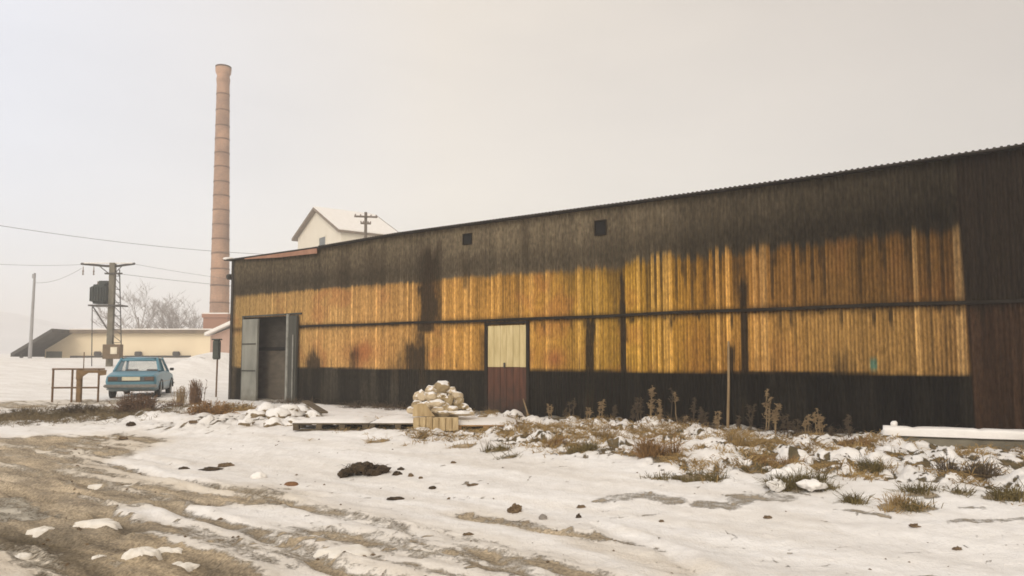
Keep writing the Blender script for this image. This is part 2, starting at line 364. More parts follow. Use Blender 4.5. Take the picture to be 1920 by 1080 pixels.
# ------------------------------------------------------------------ mesh builder
class MB:
    def __init__(s): s.v = []; s.f = []; s.uv = None
    def add(s, vs, fs):
        o = len(s.v); s.v.extend([tuple(p) for p in vs]); s.f.extend([tuple(i+o for i in f) for f in fs]); return s
    def box(s, x0, x1, y0, y1, z0, z1, mtx=None):
        vs = [Vector(p) for p in [(x0, y0, z0), (x1, y0, z0), (x1, y1, z0), (x0, y1, z0), (x0, y0, z1), (x1, y0, z1), (x1, y1, z1), (x0, y1, z1)]]
        if mtx: vs = [mtx @ p for p in vs]
        return s.add(vs, [(0, 3, 2, 1), (4, 5, 6, 7), (0, 1, 5, 4), (1, 2, 6, 5), (2, 3, 7, 6), (3, 0, 4, 7)])
    def bbox(s, x0, x1, y0, y1, z0, z1, b=0.01, seg=1, mtx=None):
        bm = bmesh.new(); bmesh.ops.create_cube(bm, size=1)
        bmesh.ops.scale(bm, vec=(x1-x0, y1-y0, z1-z0), verts=bm.verts)
        bmesh.ops.translate(bm, vec=((x0+x1)/2, (y0+y1)/2, (z0+z1)/2), verts=bm.verts)
        bmesh.ops.bevel(bm, geom=bm.edges[:], offset=b, segments=seg, affect='EDGES')
        if mtx: bmesh.ops.transform(bm, matrix=mtx, verts=bm.verts)
        bm.verts.index_update()
        s.add([v.co.copy() for v in bm.verts], [[v.index for v in f.verts] for f in bm.faces]); bm.free(); return s
    def tube(s, pts, rad, n=6, cap=True):
        pts = [Vector(p) for p in pts]
        if not hasattr(rad, '__len__'): rad = [rad]*len(pts)
        vs = []; fs = []
        up = None
        for i, p in enumerate(pts):
            d = (pts[min(i+1, len(pts)-1)]-pts[max(i-1, 0)])
            if d.length < 1e-9: d = Vector((0, 0, 1))
            d.normalize()
            if up is None: up = Vector((0, 0, 1)) if abs(d.z) < 0.9 else Vector((1, 0, 0))
            u = d.cross(up).normalized(); w = u.cross(d).normalized(); up = w
            for k in range(n):
                a = 2*math.pi*k/n
                vs.append(p+(u*math.cos(a)+w*math.sin(a))*rad[i])
        for i in range(len(pts)-1):
            for k in range(n):
                k2 = (k+1) % n
                fs.append((i*n+k, i*n+k2, (i+1)*n+k2, (i+1)*n+k))
        if cap:
            fs.append(tuple(range(n-1, -1, -1))); e = (len(pts)-1)*n; fs.append(tuple(range(e, e+n)))
        return s.add(vs, fs)
    def lathe(s, prof, n=16, c=(0, 0, 0)):
        return s.tube([(c[0], c[1], c[2]+z) for r, z in prof], [max(r, 1e-4) for r, z in prof], n)
    def prism(s, poly, axis, a, b):
        """poly of 2-D points extruded along axis from a to b"""
        n = len(poly)
        def P(p, t):
            return (t, p[0], p[1]) if axis == 'x' else ((p[0], t, p[1]) if axis == 'y' else (p[0], p[1], t))
        vs = [P(p, a) for p in poly]+[P(p, b) for p in poly]
        fs = [tuple(range(n-1, -1, -1)), tuple(range(n, 2*n))]
        for i in range(n):
            j = (i+1) % n; fs.append((i, j, n+j, n+i))
        return s.add(vs, fs)
    def blob(s, c, r, seed=0, rough=0.25, sub=3, freq=1.2, flat=None, flatten_top=None):
        bm = bmesh.new(); bmesh.ops.create_icosphere(bm, subdivisions=sub, radius=1)
        for v in bm.verts:
            d = v.co.normalized()
            k = 1+rough*(mnoise.noise(d*freq+Vector((seed*3.1, seed*1.7, -seed)))+0.5*mnoise.noise(d*freq*2.3+Vector((seed, -seed*2.1, seed*0.7))))
            q = d*k
            if flat is not None and q.z < flat: q.z = flat+(q.z-flat)*0.15
            v.co = Vector((q.x*r[0], q.y*r[1], q.z*r[2]))+Vector(c)
        bm.verts.index_update()
        s.add([v.co.copy() for v in bm.verts], [[v.index for v in f.verts] for f in bm.faces]); bm.free(); return s
    def build(s, name, m, parent=None, loc=(0, 0, 0), rot=(0, 0, 0), smooth=False, fix=True):
        me = bpy.data.meshes.new(name)
        me.from_pydata(s.v, [], s.f)
        if fix:
            bm = bmesh.new(); bm.from_mesh(me); bmesh.ops.recalc_face_normals(bm, faces=bm.faces); bm.to_mesh(me); bm.free()
        me.materials.append(m)
        if smooth: me.polygons.foreach_set('use_smooth', [True]*len(me.polygons))
        o = bpy.data.objects.new(name, me)
        o.location = loc; o.rotation_euler = rot
        if parent: o.parent = parent
        col.objects.link(o)
        return o

def tag(o, label=None, cat=None, group=None, kind=None):
    if label: o['label'] = label
    if cat: o['category'] = cat
    if group: o['group'] = group
    if kind: o['kind'] = kind
    return o

def empty(name, loc, rz=0.0, label=None, cat=None, group=None):
    o = bpy.data.objects.new(name, None)
    o.location = loc; o.rotation_euler = (0, 0, rz); o.empty_display_size = 0.2
    col.objects.link(o)
    return tag(o, label, cat, group)

tufts = [(1020, 832, .22, .30, 150, 'straw', 'straw tuft left end of the bank, right of the pallet', 0),
 (1050, 838, .24, .24, 120, 'straw_red', 'rusty tuft beside the straw tuft right of the pallet', 0),
 (1088, 848, .22, .20, 110, 'straw_green', 'olive tuft at the front edge right of the pallet', 0),
 (1133, 828, .20, .24, 120, 'straw', 'straw tuft on the bank below the wide tar streak', 0),
 (1160, 812, .16, .20, 80, 'straw_red', 'small rusty tuft near the wall left of the tall tuft', 0),
 (1235, 862, .30, .42, 260, 'straw_red', 'tall rusty tuft in the middle of the bank', 1),
 (1230, 896, .14, .13, 70, 'straw_green', 'little olive tuft in the snow under the tall rusty tuft', 0),
 (1290, 893, .26, .16, 130, 'straw_green', 'low wide olive tuft at the front edge of the bank', 1),
 (1348, 898, .15, .18, 90, 'straw_green', 'narrow olive tuft right of the low wide olive tuft', 0),
 (1405, 838, .34, .36, 260, 'straw', 'golden tuft with arching blades on the crest of the bank', 1),
 (1422, 858, .18, .34, 140, 'straw_green', 'dark upright tuft right below the golden tuft', 0),
 (1450, 872, .36, .18, 170, 'straw_red', 'flattened rusty tuft above the big olive clump', 1),
 (1415, 885, .2, .15, 100, 'straw_green', 'low olive tuft left of the big olive clump', 0),
 (1495, 910, .42, .30, 420, 'straw_green', 'big olive clump with white snow pads on it', 5),
 (1552, 912, .14, .2, 90, 'straw_green', 'small olive tuft at the right of the big olive clump', 0),
 (1545, 862, .15, .16, 80, 'straw', 'small straw tuft above and right of the big olive clump', 0),
 (1610, 838, .22, .26, 150, 'straw_red', 'rusty tuft near the left end of the snowy beam', 0),
 (1630, 880, .2, .24, 120, 'straw_green', 'leaning olive tuft in the middle of the right bank', 0),
 (1708, 856, .25, .15, 120, 'straw_green', 'flat olive tuft below the snowy beam', 1),
 (1815, 885, .32, .36, 240, 'weed_dark', 'tall dark brown tuft in front of the snowy beam', 0),
 (1605, 938, .15, .2, 110, 'straw_green', 'tan-green tuft at the bank foot under the leaning tuft', 1),
 (1672, 948, .22, .18, 150, 'straw', 'straw tuft at the bank foot, right of centre', 1),
 (1730, 925, .22, .2, 150, 'straw_green', 'upper of two olive tufts at the right bank foot', 1),
 (1728, 950, .18, .16, 120, 'straw_green', 'lower of two olive tufts at the right bank foot', 0),
 (1805, 925, .14, .12, 80, 'straw_green', 'single rounded olive tuft right of the two olive tufts', 1),
 (1885, 930, .25, .24, 170, 'straw_green', 'olive tuft close to the right edge of the photo', 2),
 (1905, 888, .18, .22, 110, 'straw', 'straw tuft at the right edge above an olive tuft', 0),
 (712, 826, .22, .12, 90, 'straw', 'thin straw patch in the snow before the middle pallet', 0),
 (930, 846, .25, .16, 140, 'straw_green', 'olive tuft in the snow in front of the right pallet', 1),
 (870, 838, .25, .10, 110, 'straw', 'flattened straw in front of the wooden box', 0),
 (955, 858, .14, .1, 70, 'straw_green', 'tiny olive tuft at the tip of the bank', 0)]
TUFT_XY = [(*G0(t_[0], t_[1]), t_[2]) for t_ in tufts]

# ------------------------------------------------------------------ ground
def make_ground():
    def grow(start, step, end, k=1.16):
        out = [start]; st = step
        while out[-1] < end:
            st *= k; out.append(out[-1]+st)
        return out[1:]
    xs = list(np.arange(-6.5, 6.5, 0.032))
    r = list(np.arange(6.5, 9.0, 0.055)); l = [-v for v in np.arange(6.55, 18.0, 0.07)]
    xs = sorted([-v for v in grow(18.0, 0.07, 900)] + l + xs + r + grow(9.0, 0.06, 900))
    ys = [3.2]
    while ys[-1] < 27: ys.append(ys[-1]+max(0.024, 0.0062*ys[-1]))
    ys = sorted([-v for v in grow(0, 0.7, 120, 1.4)] + [0.0, 0.8, 1.5, 2.0, 2.4, 2.8, 3.0] + ys + grow(ys[-1], 0.17, 1300, 1.06))
    xs = np.array(xs); ys = np.array(ys)
    X, Y = np.meshgrid(xs, ys)
    f = fields(X, Y)
    nx, ny = len(xs), len(ys)
    Z = f['h'].copy()
    # keep the ground under the warehouse below its floor
    verts = np.stack([X, Y, Z], -1).reshape(-1, 3)
    idx = np.arange(nx*ny).reshape(ny, nx)
    quads = np.stack([idx[:-1, :-1], idx[:-1, 1:], idx[1:, 1:], idx[1:, :-1]], -1).reshape(-1, 4)
    me = bpy.data.meshes.new('ground')
    me.vertices.add(len(verts)); me.vertices.foreach_set('co', verts.astype(np.float32).ravel())
    me.loops.add(len(quads)*4); me.loops.foreach_set('vertex_index', quads.astype(np.int32).ravel())
    me.polygons.add(len(quads)); me.polygons.foreach_set('loop_start', np.arange(0, len(quads)*4, 4, dtype=np.int32))
    me.polygons.foreach_set('loop_total', np.full(len(quads), 4, dtype=np.int32))
    me.polygons.foreach_set('use_smooth', np.ones(len(quads), dtype=bool))
    me.update(); me.validate()
    a, s = f['a'], f['s']
    mud = f['mud']; st = f['st']
    # snow cover: 1 snow, 0 bare
    big = fbm(a*0.30, s*1.3, 101, 4)
    stk = fbm(a*0.7, s*8.5, 171, 4)
    cover = 1.0-mud*(0.74+1.1*(st-0.5)+1.1*(big-0.5)+0.9*(stk-0.5))
    cover -= 0.5*f['bare']+0.6*f['rut']*(0.5+1.0*(stk-0.2))
    # gaps in the snow on the bank: valleys of the lumps, in patches
    patch = fbm(X*1.5+7, Y*1.5, 111, 4)
    val = 1-sstep(0.05, 0.26, f['lump2'])
    val2 = 1-sstep(0.03, 0.2, f['lump'])
    ex = f['rough']*(0.85*val*sstep(0.40, 0.56, patch)+0.75*val2*sstep(0.38, 0.54, fbm(X*2.2, Y*2.2, 117, 3)))
    cover -= ex
    near = (X > -6) & (X < 10) & (Y > 5) & (Y < 18)
    tb = np.zeros(X.shape)
    for tx, ty, tr_ in TUFT_XY:
        tb[near] = np.maximum(tb[near], np.exp(-(((X[near]-tx)/(tr_*1.05))**2+((Y[near]-ty)/(tr_*.85))**2)))
    cover -= 0.9*tb*sstep(0.25, 0.6, tb+(fbm(X*7, Y*7, 191, 3)-0.5)*1.1)
    # foot of the wall: little snow under the eaves
    cover -= 0.55*(1-sstep(0.15, 0.55, s+(patch-0.5)*0.6))*sstep(-1.2, -0.2, s)*sstep(-9.5, -8.5, X)
    # strip of dead grass in front of the car
    gs = np.exp(-((X+15.0)/6.0)**4)*np.exp(-((Y-19.3)/1.5)**2)
    cover -= 0.75*gs*(0.6+0.8*patch)
    # faint tracks and specks on the open snow
    spk = fbm(X*9, Y*9, 131, 3)
    cover -= 0.5*sstep(0.70, 0.80, spk)*sstep(0.5, 0.62, big)*(Y < 30)
    cover = np.where(Y > 30, 1.15-0.55*sstep(0.64, 0.75, fbm(X*0.25, Y*0.6, 141, 4)), cover)
    dirt = np.clip(mud*0.95 + 0.22*sstep(0.45, 0.75, st)*(1-sstep(3, 7.5, np.abs(s-9.5)))*(X < 3), 0, 1)
    dirt = np.maximum(dirt, 0.25*f['slab'])
    cover = cover+(np.maximum(cover, 0.56)-cover)*f['slab']
    warm = np.clip(0.45+1.6*(fbm(a*0.5, s*1.2, 151, 3)-0.5)+0.25*sstep(-6, -1, X), 0, 1)
    dark = sstep(-1.6, -4.4, X+(big-0.5)*2.5)*sstep(8.8, 6.4, Y)*(0.55+0.9*(st-0.3)) + f['rough']*0.8 + gs*0.9 + 0.2*f['bare'] + 0.5*f['rut']*np.clip(mud*1.6, 0, 1)
    c = np.stack([np.clip(cover, 0, 1), dirt, warm, np.clip(dark, 0, 1)], -1).reshape(-1, 4)
    at_ = me.color_attributes.new('cover', 'FLOAT_COLOR', 'POINT')
    at_.data.foreach_set('color', c.astype(np.float32).ravel())
    g2 = np.stack([np.clip(f['rough'], 0, 1), np.clip(f['slab'], 0, 1), np.clip(f['bare'], 0, 1), np.ones_like(X)], -1).reshape(-1, 4)
    at2 = me.color_attributes.new('kinds', 'FLOAT_COLOR', 'POINT')
    at2.data.foreach_set('color', g2.astype(np.float32).ravel())
    o = bpy.data.objects.new('ground', me); col.objects.link(o)
    tag(o, kind='structure')
    # material
    m = bpy.data.materials.new('snowy_ground')
    nt, N, L, P = nodes_of(m)
    P.inputs['Roughness'].default_value = 0.92; P.inputs['Specular IOR Level'].default_value = 0.2
    va = N.new('ShaderNodeAttribute'); va.attribute_name = 'cover'
    sp = N.new('ShaderNodeSeparateColor'); L.new(va.outputs['Color'], sp.inputs[0])
    vb = N.new('ShaderNodeAttribute'); vb.attribute_name = 'kinds'
    sb = N.new('ShaderNodeSeparateColor'); L.new(vb.outputs['Color'], sb.inputs[0])
    tc = N.new('ShaderNodeTexCoord')
    rotm = N.new('ShaderNodeMapping'); rotm.inputs['Rotation'].default_value = (0, 0, R(37)); L.new(tc.outputs['Object'], rotm.inputs['Vector'])
    strm = N.new('ShaderNodeMapping'); strm.inputs['Scale'].default_value = (0.35, 1.6, 1); L.new(rotm.outputs['Vector'], strm.inputs['Vector'])
    def nz(scale, vec, det=6, rough=0.6):
        n = N.new('ShaderNodeTexNoise'); n.inputs['Scale'].default_value = scale; n.inputs['Detail'].default_value = det
        n.inputs['Roughness'].default_value = rough
        L.new(vec, n.inputs['Vector']); return n.outputs['Fac']
    def mth(op, a, b=None, c=None):
        n = N.new('ShaderNodeMath'); n.operation = op
        for i, v in enumerate((a, b, c)):
            if v is None: continue
            if isinstance(v, (int, float)): n.inputs[i].default_value = v
            else: L.new(v, n.inputs[i])
        return n.outputs[0]
    def mixc(f_, a, b, bt='MIX'):
        n = N.new('ShaderNodeMix'); n.data_type = 'RGBA'; n.blend_type = bt
        for k, v in (('Factor', f_), ('A', a), ('B', b)):
            if isinstance(v, tuple): n.inputs[k].default_value = (*v, 1)
            elif isinstance(v, (int, float)): n.inputs[k].default_value = v
            else: L.new(v, n.inputs[k])
        return n.outputs['Result']
    def ramp(v, p0, p1):
        n = N.new('ShaderNodeMapRange'); n.interpolation_type = 'SMOOTHSTEP'
        n.inputs['From Min'].default_value = p0; n.inputs['From Max'].default_value = p1; L.new(v, n.inputs['Value']); return n.outputs[0]
    f1 = nz(7, tc.outputs['Object']); f2 = nz(3.0, strm.outputs['Vector'], 8); f3 = nz(38, tc.outputs['Object'], 4)
    cov = mth('ADD', sp.outputs[0], mth('ADD', mth('MULTIPLY_ADD', f1, 0.70, -0.35), mth('ADD', mth('MULTIPLY_ADD', f2, 0.7, -0.35), mth('MULTIPLY_ADD', f3, 0.45, -0.225))))
    cmask = ramp(cov, 0.34, 0.62)
    soil = mixc(sp.outputs[2], (0.43, 0.365, 0.275), (0.47, 0.385, 0.27))
    soil = mixc(va.outputs['Alpha'], soil, (0.135, 0.108, 0.068))
    soil = mixc(1.0, soil, mixc(ramp(f2, 0.3, 0.7), (0.60, 0.59, 0.58), (1.26, 1.23, 1.18)), 'MULTIPLY')
    soil = mixc(1.0, soil, mixc(ramp(f3, 0.3, 0.7), (0.62, 0.62, 0.62), (1.32, 1.32, 1.32)), 'MULTIPLY')
    soil = mixc(mth('MULTIPLY', sb.outputs[0], 0.75), soil, mixc(ramp(f1, 0.35, 0.65), (0.050, 0.042, 0.018), (0.15, 0.105, 0.045)))
    soil = mixc(sb.outputs[2], soil, (0.36, 0.305, 0.23))
    snow = mixc(ramp(f1, 0.3, 0.7), (0.81, 0.79, 0.76), (0.885, 0.867, 0.84))
    dsn = mixc(ramp(f2, 0.25, 0.75), (0.50, 0.41, 0.29), (0.74, 0.66, 0.53))
    snow = mixc(mth('MULTIPLY', sp.outputs[1], 0.85), snow, dsn)
    snow = mixc(sb.outputs[1], snow, (0.52, 0.48, 0.40))
    f5 = nz(0.9, strm.outputs['Vector'], 7, 0.65)
    snow = mixc(1.0, snow, mixc(ramp(f5, 0.32, 0.68), (0.90, 0.885, 0.865), (1.03, 1.03, 1.03)), 'MULTIPLY')
    L.new(mixc(cmask, soil, snow), P.inputs['Base Color'])
    hgt = mth('ADD', mth('MULTIPLY', cmask, 0.8), mth('ADD', mth('MULTIPLY', f1, 0.5), mth('MULTIPLY', f3, 0.3)))
    b = N.new('ShaderNodeBump'); b.inputs['Strength'].default_value = 0.9; b.inputs['Distance'].default_value = 0.045
    L.new(hgt, b.inputs['Height']); L.new(b.outputs['Normal'], P.inputs['Normal'])
    me.materials.append(m)
    return o
ground = make_ground()

# far hills, left
def make_hills():
    xs = np.linspace(-1000, 500, 120); ys = np.linspace(480, 900, 24)
    X, Y = np.meshgrid(xs, ys)
    prof = np.sin(np.clip((Y-480)/420, 0, 1)*math.pi)**1.3
    Z = 3.0 + prof*(8+34*sstep(-230, -520, X)+16*(fbm(X*0.01, Y*0.01, 5)-0.4)) - 3*(1-prof)
    idx = np.arange(X.size).reshape(X.shape)
    q = np.stack([idx[:-1, :-1], idx[:-1, 1:], idx[1:, 1:], idx[1:, :-1]], -1).reshape(-1, 4)
    mb = MB(); mb.v = [tuple(p) for p in np.stack([X, Y, Z], -1).reshape(-1, 3)]; mb.f = [tuple(int(i) for i in f) for f in q]
    o = mb.build('hills', M['hill'], smooth=True, fix=False)
    tag(o, kind='structure')
make_hills()

# ------------------------------------------------------------------ warehouse
wh = empty('warehouse', ORI, -(math.pi/2-WA), 'long low warehouse of corrugated sheets, ochre band between black tarred bands', 'warehouse')
TOPS = [W(*p) for p in [(424, 490.5), (600, 466), (750, 441), (960, 413), (1190, 383), (1500, 340.5), (1920, 278)]]
TOPS += [(TOPS[-1][0]+8.0, TOPS[-1][1]+0.02)]
def ztop(lx):
    return np.interp(lx, [t[0] for t in TOPS], [t[1] for t in TOPS])
LEN = TOPS[-1][0]-0.3
GX0, GX1 = WX(456), WX(549)         # gate opening
GZ = W(520, 592)[1]
DX0, DX1 = WX(917), WX(989)         # small door
DZT = W(950, 608)[1]; DZM = W(950, 688)[1]
BATZ = [(W(565, 612)), (W(1000, 598)), (W(1395, 581)), (W(1810, 567))]
def batz(lx): return np.interp(lx, [b[0] for b in BATZ], [b[1] for b in BATZ])

def wall_paint(LX, Z):
    """albedo of the sheets: paint, tar, drips, rust"""
    zt = ztop(LX)
    rib = np.floor(LX/0.066).astype(int)
    r1 = _hash(rib, rib*0+3, 5); r2 = _hash((rib//3), rib*0+1, 9); r3 = _hash(rib//11, rib*0+1, 13)
    n_str = fbm(LX*17, Z*0.35, 11, 4); n_str2 = fbm(LX*2.5, Z*0.25, 17, 4); n_bl = fbm(LX*1.1, Z*1.2, 23, 4)
    n_f = fbm(LX*16, Z*14, 29, 3)
    px = np.interp(LX, [WX(p) for p in range(430, 2500, 10)], list(range(430, 2500, 10)))
    ZU0 = np.interp(px, [430, 700, 1150, 1250, 1450, 1600, 1700, 1800], [W(450, 556)[1], W(700, 534)[1], W(1150, 502)[1], W(1250, 484)[1], W(1450, 468)[1], W(1600, 451)[1], W(1700, 441)[1], W(1800, 432)[1]])
    # ochre band
    def c3(*v): return np.array(v)
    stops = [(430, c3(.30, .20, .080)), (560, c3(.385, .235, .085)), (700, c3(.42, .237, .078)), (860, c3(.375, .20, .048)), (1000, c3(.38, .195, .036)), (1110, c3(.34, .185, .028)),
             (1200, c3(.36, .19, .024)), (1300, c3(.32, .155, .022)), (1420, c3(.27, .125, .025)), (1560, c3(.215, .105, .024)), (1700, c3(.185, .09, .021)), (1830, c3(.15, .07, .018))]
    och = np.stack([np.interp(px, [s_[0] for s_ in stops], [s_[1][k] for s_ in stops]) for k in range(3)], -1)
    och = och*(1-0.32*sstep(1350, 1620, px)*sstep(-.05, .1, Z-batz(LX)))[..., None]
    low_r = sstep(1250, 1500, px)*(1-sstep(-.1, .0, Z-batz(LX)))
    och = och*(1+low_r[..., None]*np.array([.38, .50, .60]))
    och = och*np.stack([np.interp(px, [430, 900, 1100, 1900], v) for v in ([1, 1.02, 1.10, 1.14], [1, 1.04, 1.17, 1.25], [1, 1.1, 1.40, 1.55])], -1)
    br = 0.58+0.55*r1**1.3+0.12*(r2-0.5)+0.8*(n_str-0.5)+0.12*(r3-0.5)
    lightsheet = (r1 > 0.93)*0.40
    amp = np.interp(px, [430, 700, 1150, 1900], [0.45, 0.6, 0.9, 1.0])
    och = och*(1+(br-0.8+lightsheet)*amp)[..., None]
    # corrugation shading painted into the sheet colour, dark in the troughs
    trough_shade = 0.5-0.5*np.cos(2*math.pi*LX/0.066)
    och = och*(1.12-trough_shade*np.interp(px, [430, 900, 1200, 1900], [.08, .20, .38, .52])*(0.6+0.8*n_str2))[..., None]
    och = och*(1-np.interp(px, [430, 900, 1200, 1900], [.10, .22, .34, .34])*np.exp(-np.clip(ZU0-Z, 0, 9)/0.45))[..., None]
    # pale streaks towards straw colour
    och = och+((r1 > 0.84)*amp*0.15)[..., None]*np.array([.55, .42, .22])
    # reddish rust
    rust = sstep(0.55, 0.75, n_bl)*np.interp(px, [430, 1100, 1400, 1900], [.4, .35, .12, .10])
    red = np.exp(-(((px-1040)/20)**2+((Z-W(1040, 672)[1])/0.22)**2)) + 0.6*np.exp(-(((px-680)/40)**2+((Z-W(680, 660)[1])/0.3)**2))
    rust = np.clip(rust+0.8*red, 0, 1)
    och = och*(1-rust[..., None])+rust[..., None]*np.array([.30, .105, .04])
    # tar
    tar_l = np.interp(px, [430, 600, 700, 900, 1050, 1200, 1350, 1550, 1750, 2000], [.078, .080, .100, .115, .118, .092, .058, .036, .024, .016])
    tr = tar_l*(0.62+0.75*n_f)*(0.75+0.5*n_str2)*(0.85+0.3*r1)
    tar = tr[..., None]*np.array([1.0, .80, .52])
    # fading towards the top edge a little, dirtier just above the ochre
    zU = ZU0
    zU = zU+(r1-0.5)*np.interp(px, [430, 1000, 1300, 1900], [.03, .06, .26, .16])+(n_str2-0.5)*0.10
    uw = np.interp(px, [430, 560, 840, 1100, 1900], [.10, .05, .06, .11, .11])
    up = sstep(-1.0, 0.8, (Z-zU)/uw)
    tar = tar*(1-0.35*np.exp(-((Z-zU-0.25)/0.3)**2)*(Z > zU-0.1))[..., None]
    tar = tar*(1+0.25*sstep(0.9, 0.1, zt-Z))[..., None]
    zL = W(1200, 695)[1]+0.018*(n_bl-0.5)+0.01*(r2-0.5)+0.03*(vnoise(LX*0.8, LX*0, 3)-0.5)
    lo = 1-sstep(-0.025, 0.02, Z-zL)
    tarL_l = np.interp(px, [430, 560, 640, 760, 900, 1000, 1100, 1300, 1500, 1800, 2000], [.016, .014, .021, .023, .020, .017, .015, .011, .008, .007, .007])
    tl = tarL_l*(0.5+0.8*n_str)*(0.7+0.6*n_f)*(1-0.55*sstep(0.75, 0.15, Z))
    fade = sstep(0.52, 0.75, n_str2)*0.8
    tarL = tl[..., None]*np.array([1.0, .86, .62])*(1+1.6*fade)[..., None]
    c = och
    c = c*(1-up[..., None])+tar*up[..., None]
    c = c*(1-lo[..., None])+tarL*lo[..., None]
    # sheets beyond the right edge
    xr = np.interp(Z, [0, 1.0, 4.0], [WX(1825), WX(1820), WX(1806)])
    right = sstep(-0.02, 0.03, LX-xr)
    brown = np.stack([.038+0*Z, .021+0*Z, .012+0*Z], -1)*(0.45+0.9*n_str+0.4*(r1 > .7))[..., None]
    blk = np.stack([.020+0*Z, .0145+0*Z, .010+0*Z], -1)*(0.6+0.8*n_str)[..., None]
    bl = sstep(-0.05, 0.05, Z-(batz(LX)-0.02))
    rc = blk*bl[..., None]+brown*(1-bl[..., None])
    c = c*(1-right[..., None])+rc*right[..., None]
    # left edge: dark corner strip
    le = 1-sstep(0.12, 0.42, LX+0.25*(n_bl-0.5))
    le = le*0.75
    c = c*(1-le[..., None])+tar*le[..., None]
    # drips and soot: (px centre, half width px, y top, y bottom, strength, soft)
    drips = [(806, 22, 455, 545, .75, 1.0), (800, 17, 520, 622, .85, .5), (814, 14, 500, 608, .55, .5), (783, 24, 632, 720, .85, .8), (786, 12, 600, 660, .6, .8),
             (589, 15, 662, 745, .9, .7), (586, 9, 648, 700, .7, .8), (662, 9, 640, 730, .55, .8), (676, 8, 650, 668, .3, .8), (750, 8, 660, 720, .5, .8), (735, 10, 672, 715, .35, .8),
             (1107, 9, 586, 780, .75, .5), (1168, 7, 560, 780, .92, .35), (1167, 5, 505, 600, .75, .8), (1174, 4, 590, 640, .5, .5),
             (1396, 8, 572, 800, .95, .3), (1395, 11, 505, 580, .75, .9), (1370, 6, 640, 800, .92, .35), (1392, 22, 574, 584, .8, .6), (1168, 14, 586, 596, .7, .6), (1107, 14, 589, 598, .6, .6),
             (1577, 16, 650, 705, .5, .9), (1600, 8, 668, 700, .35, .9), (1036, 7, 690, 740, .3, .8), (905, 7, 615, 700, .45, .8), (872, 5, 470, 540, .5, .8),
             (1330, 5, 600, 700, .25, .8), (1243, 4, 560, 600, .25, .8), (985, 8, 400, 480, .3, .9), (700, 20, 455, 540, .3, .9), (640, 12, 470, 540, .25, .9), (880, 10, 465, 520, .35, .9)]
    soot = np.zeros(LX.shape)
    for cx, hw, y0, y1, am, soft in drips:
        xc = WX(cx); wm = abs(WX(cx+hw)-WX(cx-hw))/2
        z1 = W(cx, y0)[1]; z0 = W(cx, y1)[1]
        wob = (vnoise(Z*1.7+cx, Z*0, 7)-0.5)*wm*0.7
        d = np.abs(LX+(r1-0.5)*min(0.16, wm*0.8)-xc-wob*0.6)/(wm*(1.0+0.5*(n_str-0.5)))
        m = (1-sstep(1-0.7*soft, 1+0.4*soft, d))*sstep(z0-0.08, z0+0.05, Z)*(1-sstep(z1-0.35*soft-0.05, z1+0.08, Z+(n_str-0.5)*0.3+(r2-0.5)*0.35*soft))
        soot = np.maximum(soot, am*m)
    # soot along the batten and under the eaves
    bz = batz(LX)
    soot = np.maximum(soot, 0.55*(1-sstep(0.0, 0.10+0.10*n_str2, np.abs(Z-bz+0.02)))*(0.5+n_str))
    soot = np.maximum(soot, 0.5*np.clip((n_str-0.55)*4, 0, 1)*sstep(0.5, 0.0, Z-zL)*sstep(0.0, 0.05, Z-zL))
    # thin dark runs between ribs on the right half
    r4 = _hash(rib, rib*0+7, 31)
    rl = 0.25+1.3*r4**1.5                                   # how far each run reaches down from the tar
    runs = (r1 < 0.34)*np.interp(px, [430, 900, 1150, 1250, 1900], [.04, .12, .25, .46, .38])*(0.5+0.9*n_str)*(1-sstep(rl*0.5, rl, zU-Z))
    runs = runs*np.where(Z > bz, 1.0, 0.35)
    # short runs under the lap rail
    rl2 = 0.06+0.45*_hash(rib, rib*0+9, 37)**2.2
    runs2 = (r4 < 0.45)*np.interp(px, [430, 900, 1250, 1900], [.15, .35, .6, .6])*(1-sstep(rl2*0.5, rl2, bz-Z))*(Z < bz)*(0.5+0.9*n_str)
    soot = np.maximum(soot, np.clip(np.maximum(runs, runs2), 0, .8)*(1-up)*(1-lo))
    soot = np.clip(soot*1.35*(0.75+0.5*n_f), 0, 0.96)
    sootc = np.array([.024, .017, .010])*np.interp(px, [430, 1000, 1900], [1.8, 1.1, 0.7])[..., None]
    c = np.minimum(c*1.0, c*(1-soot[..., None])+sootc*soot[..., None])
    # teal smear
    tl_ = np.exp(-(((px-1637)/6.5)**4+((Z-W(1637, 683)[1])/0.10)**4))*(0.6+0.8*n_f)
    tl_ = np.clip(tl_, 0, 0.8)
    c = c*(1-tl_[..., None])+tl_[..., None]*np.array([.05, .17, .13])
    return np.clip(c, 0.004, 0.9)

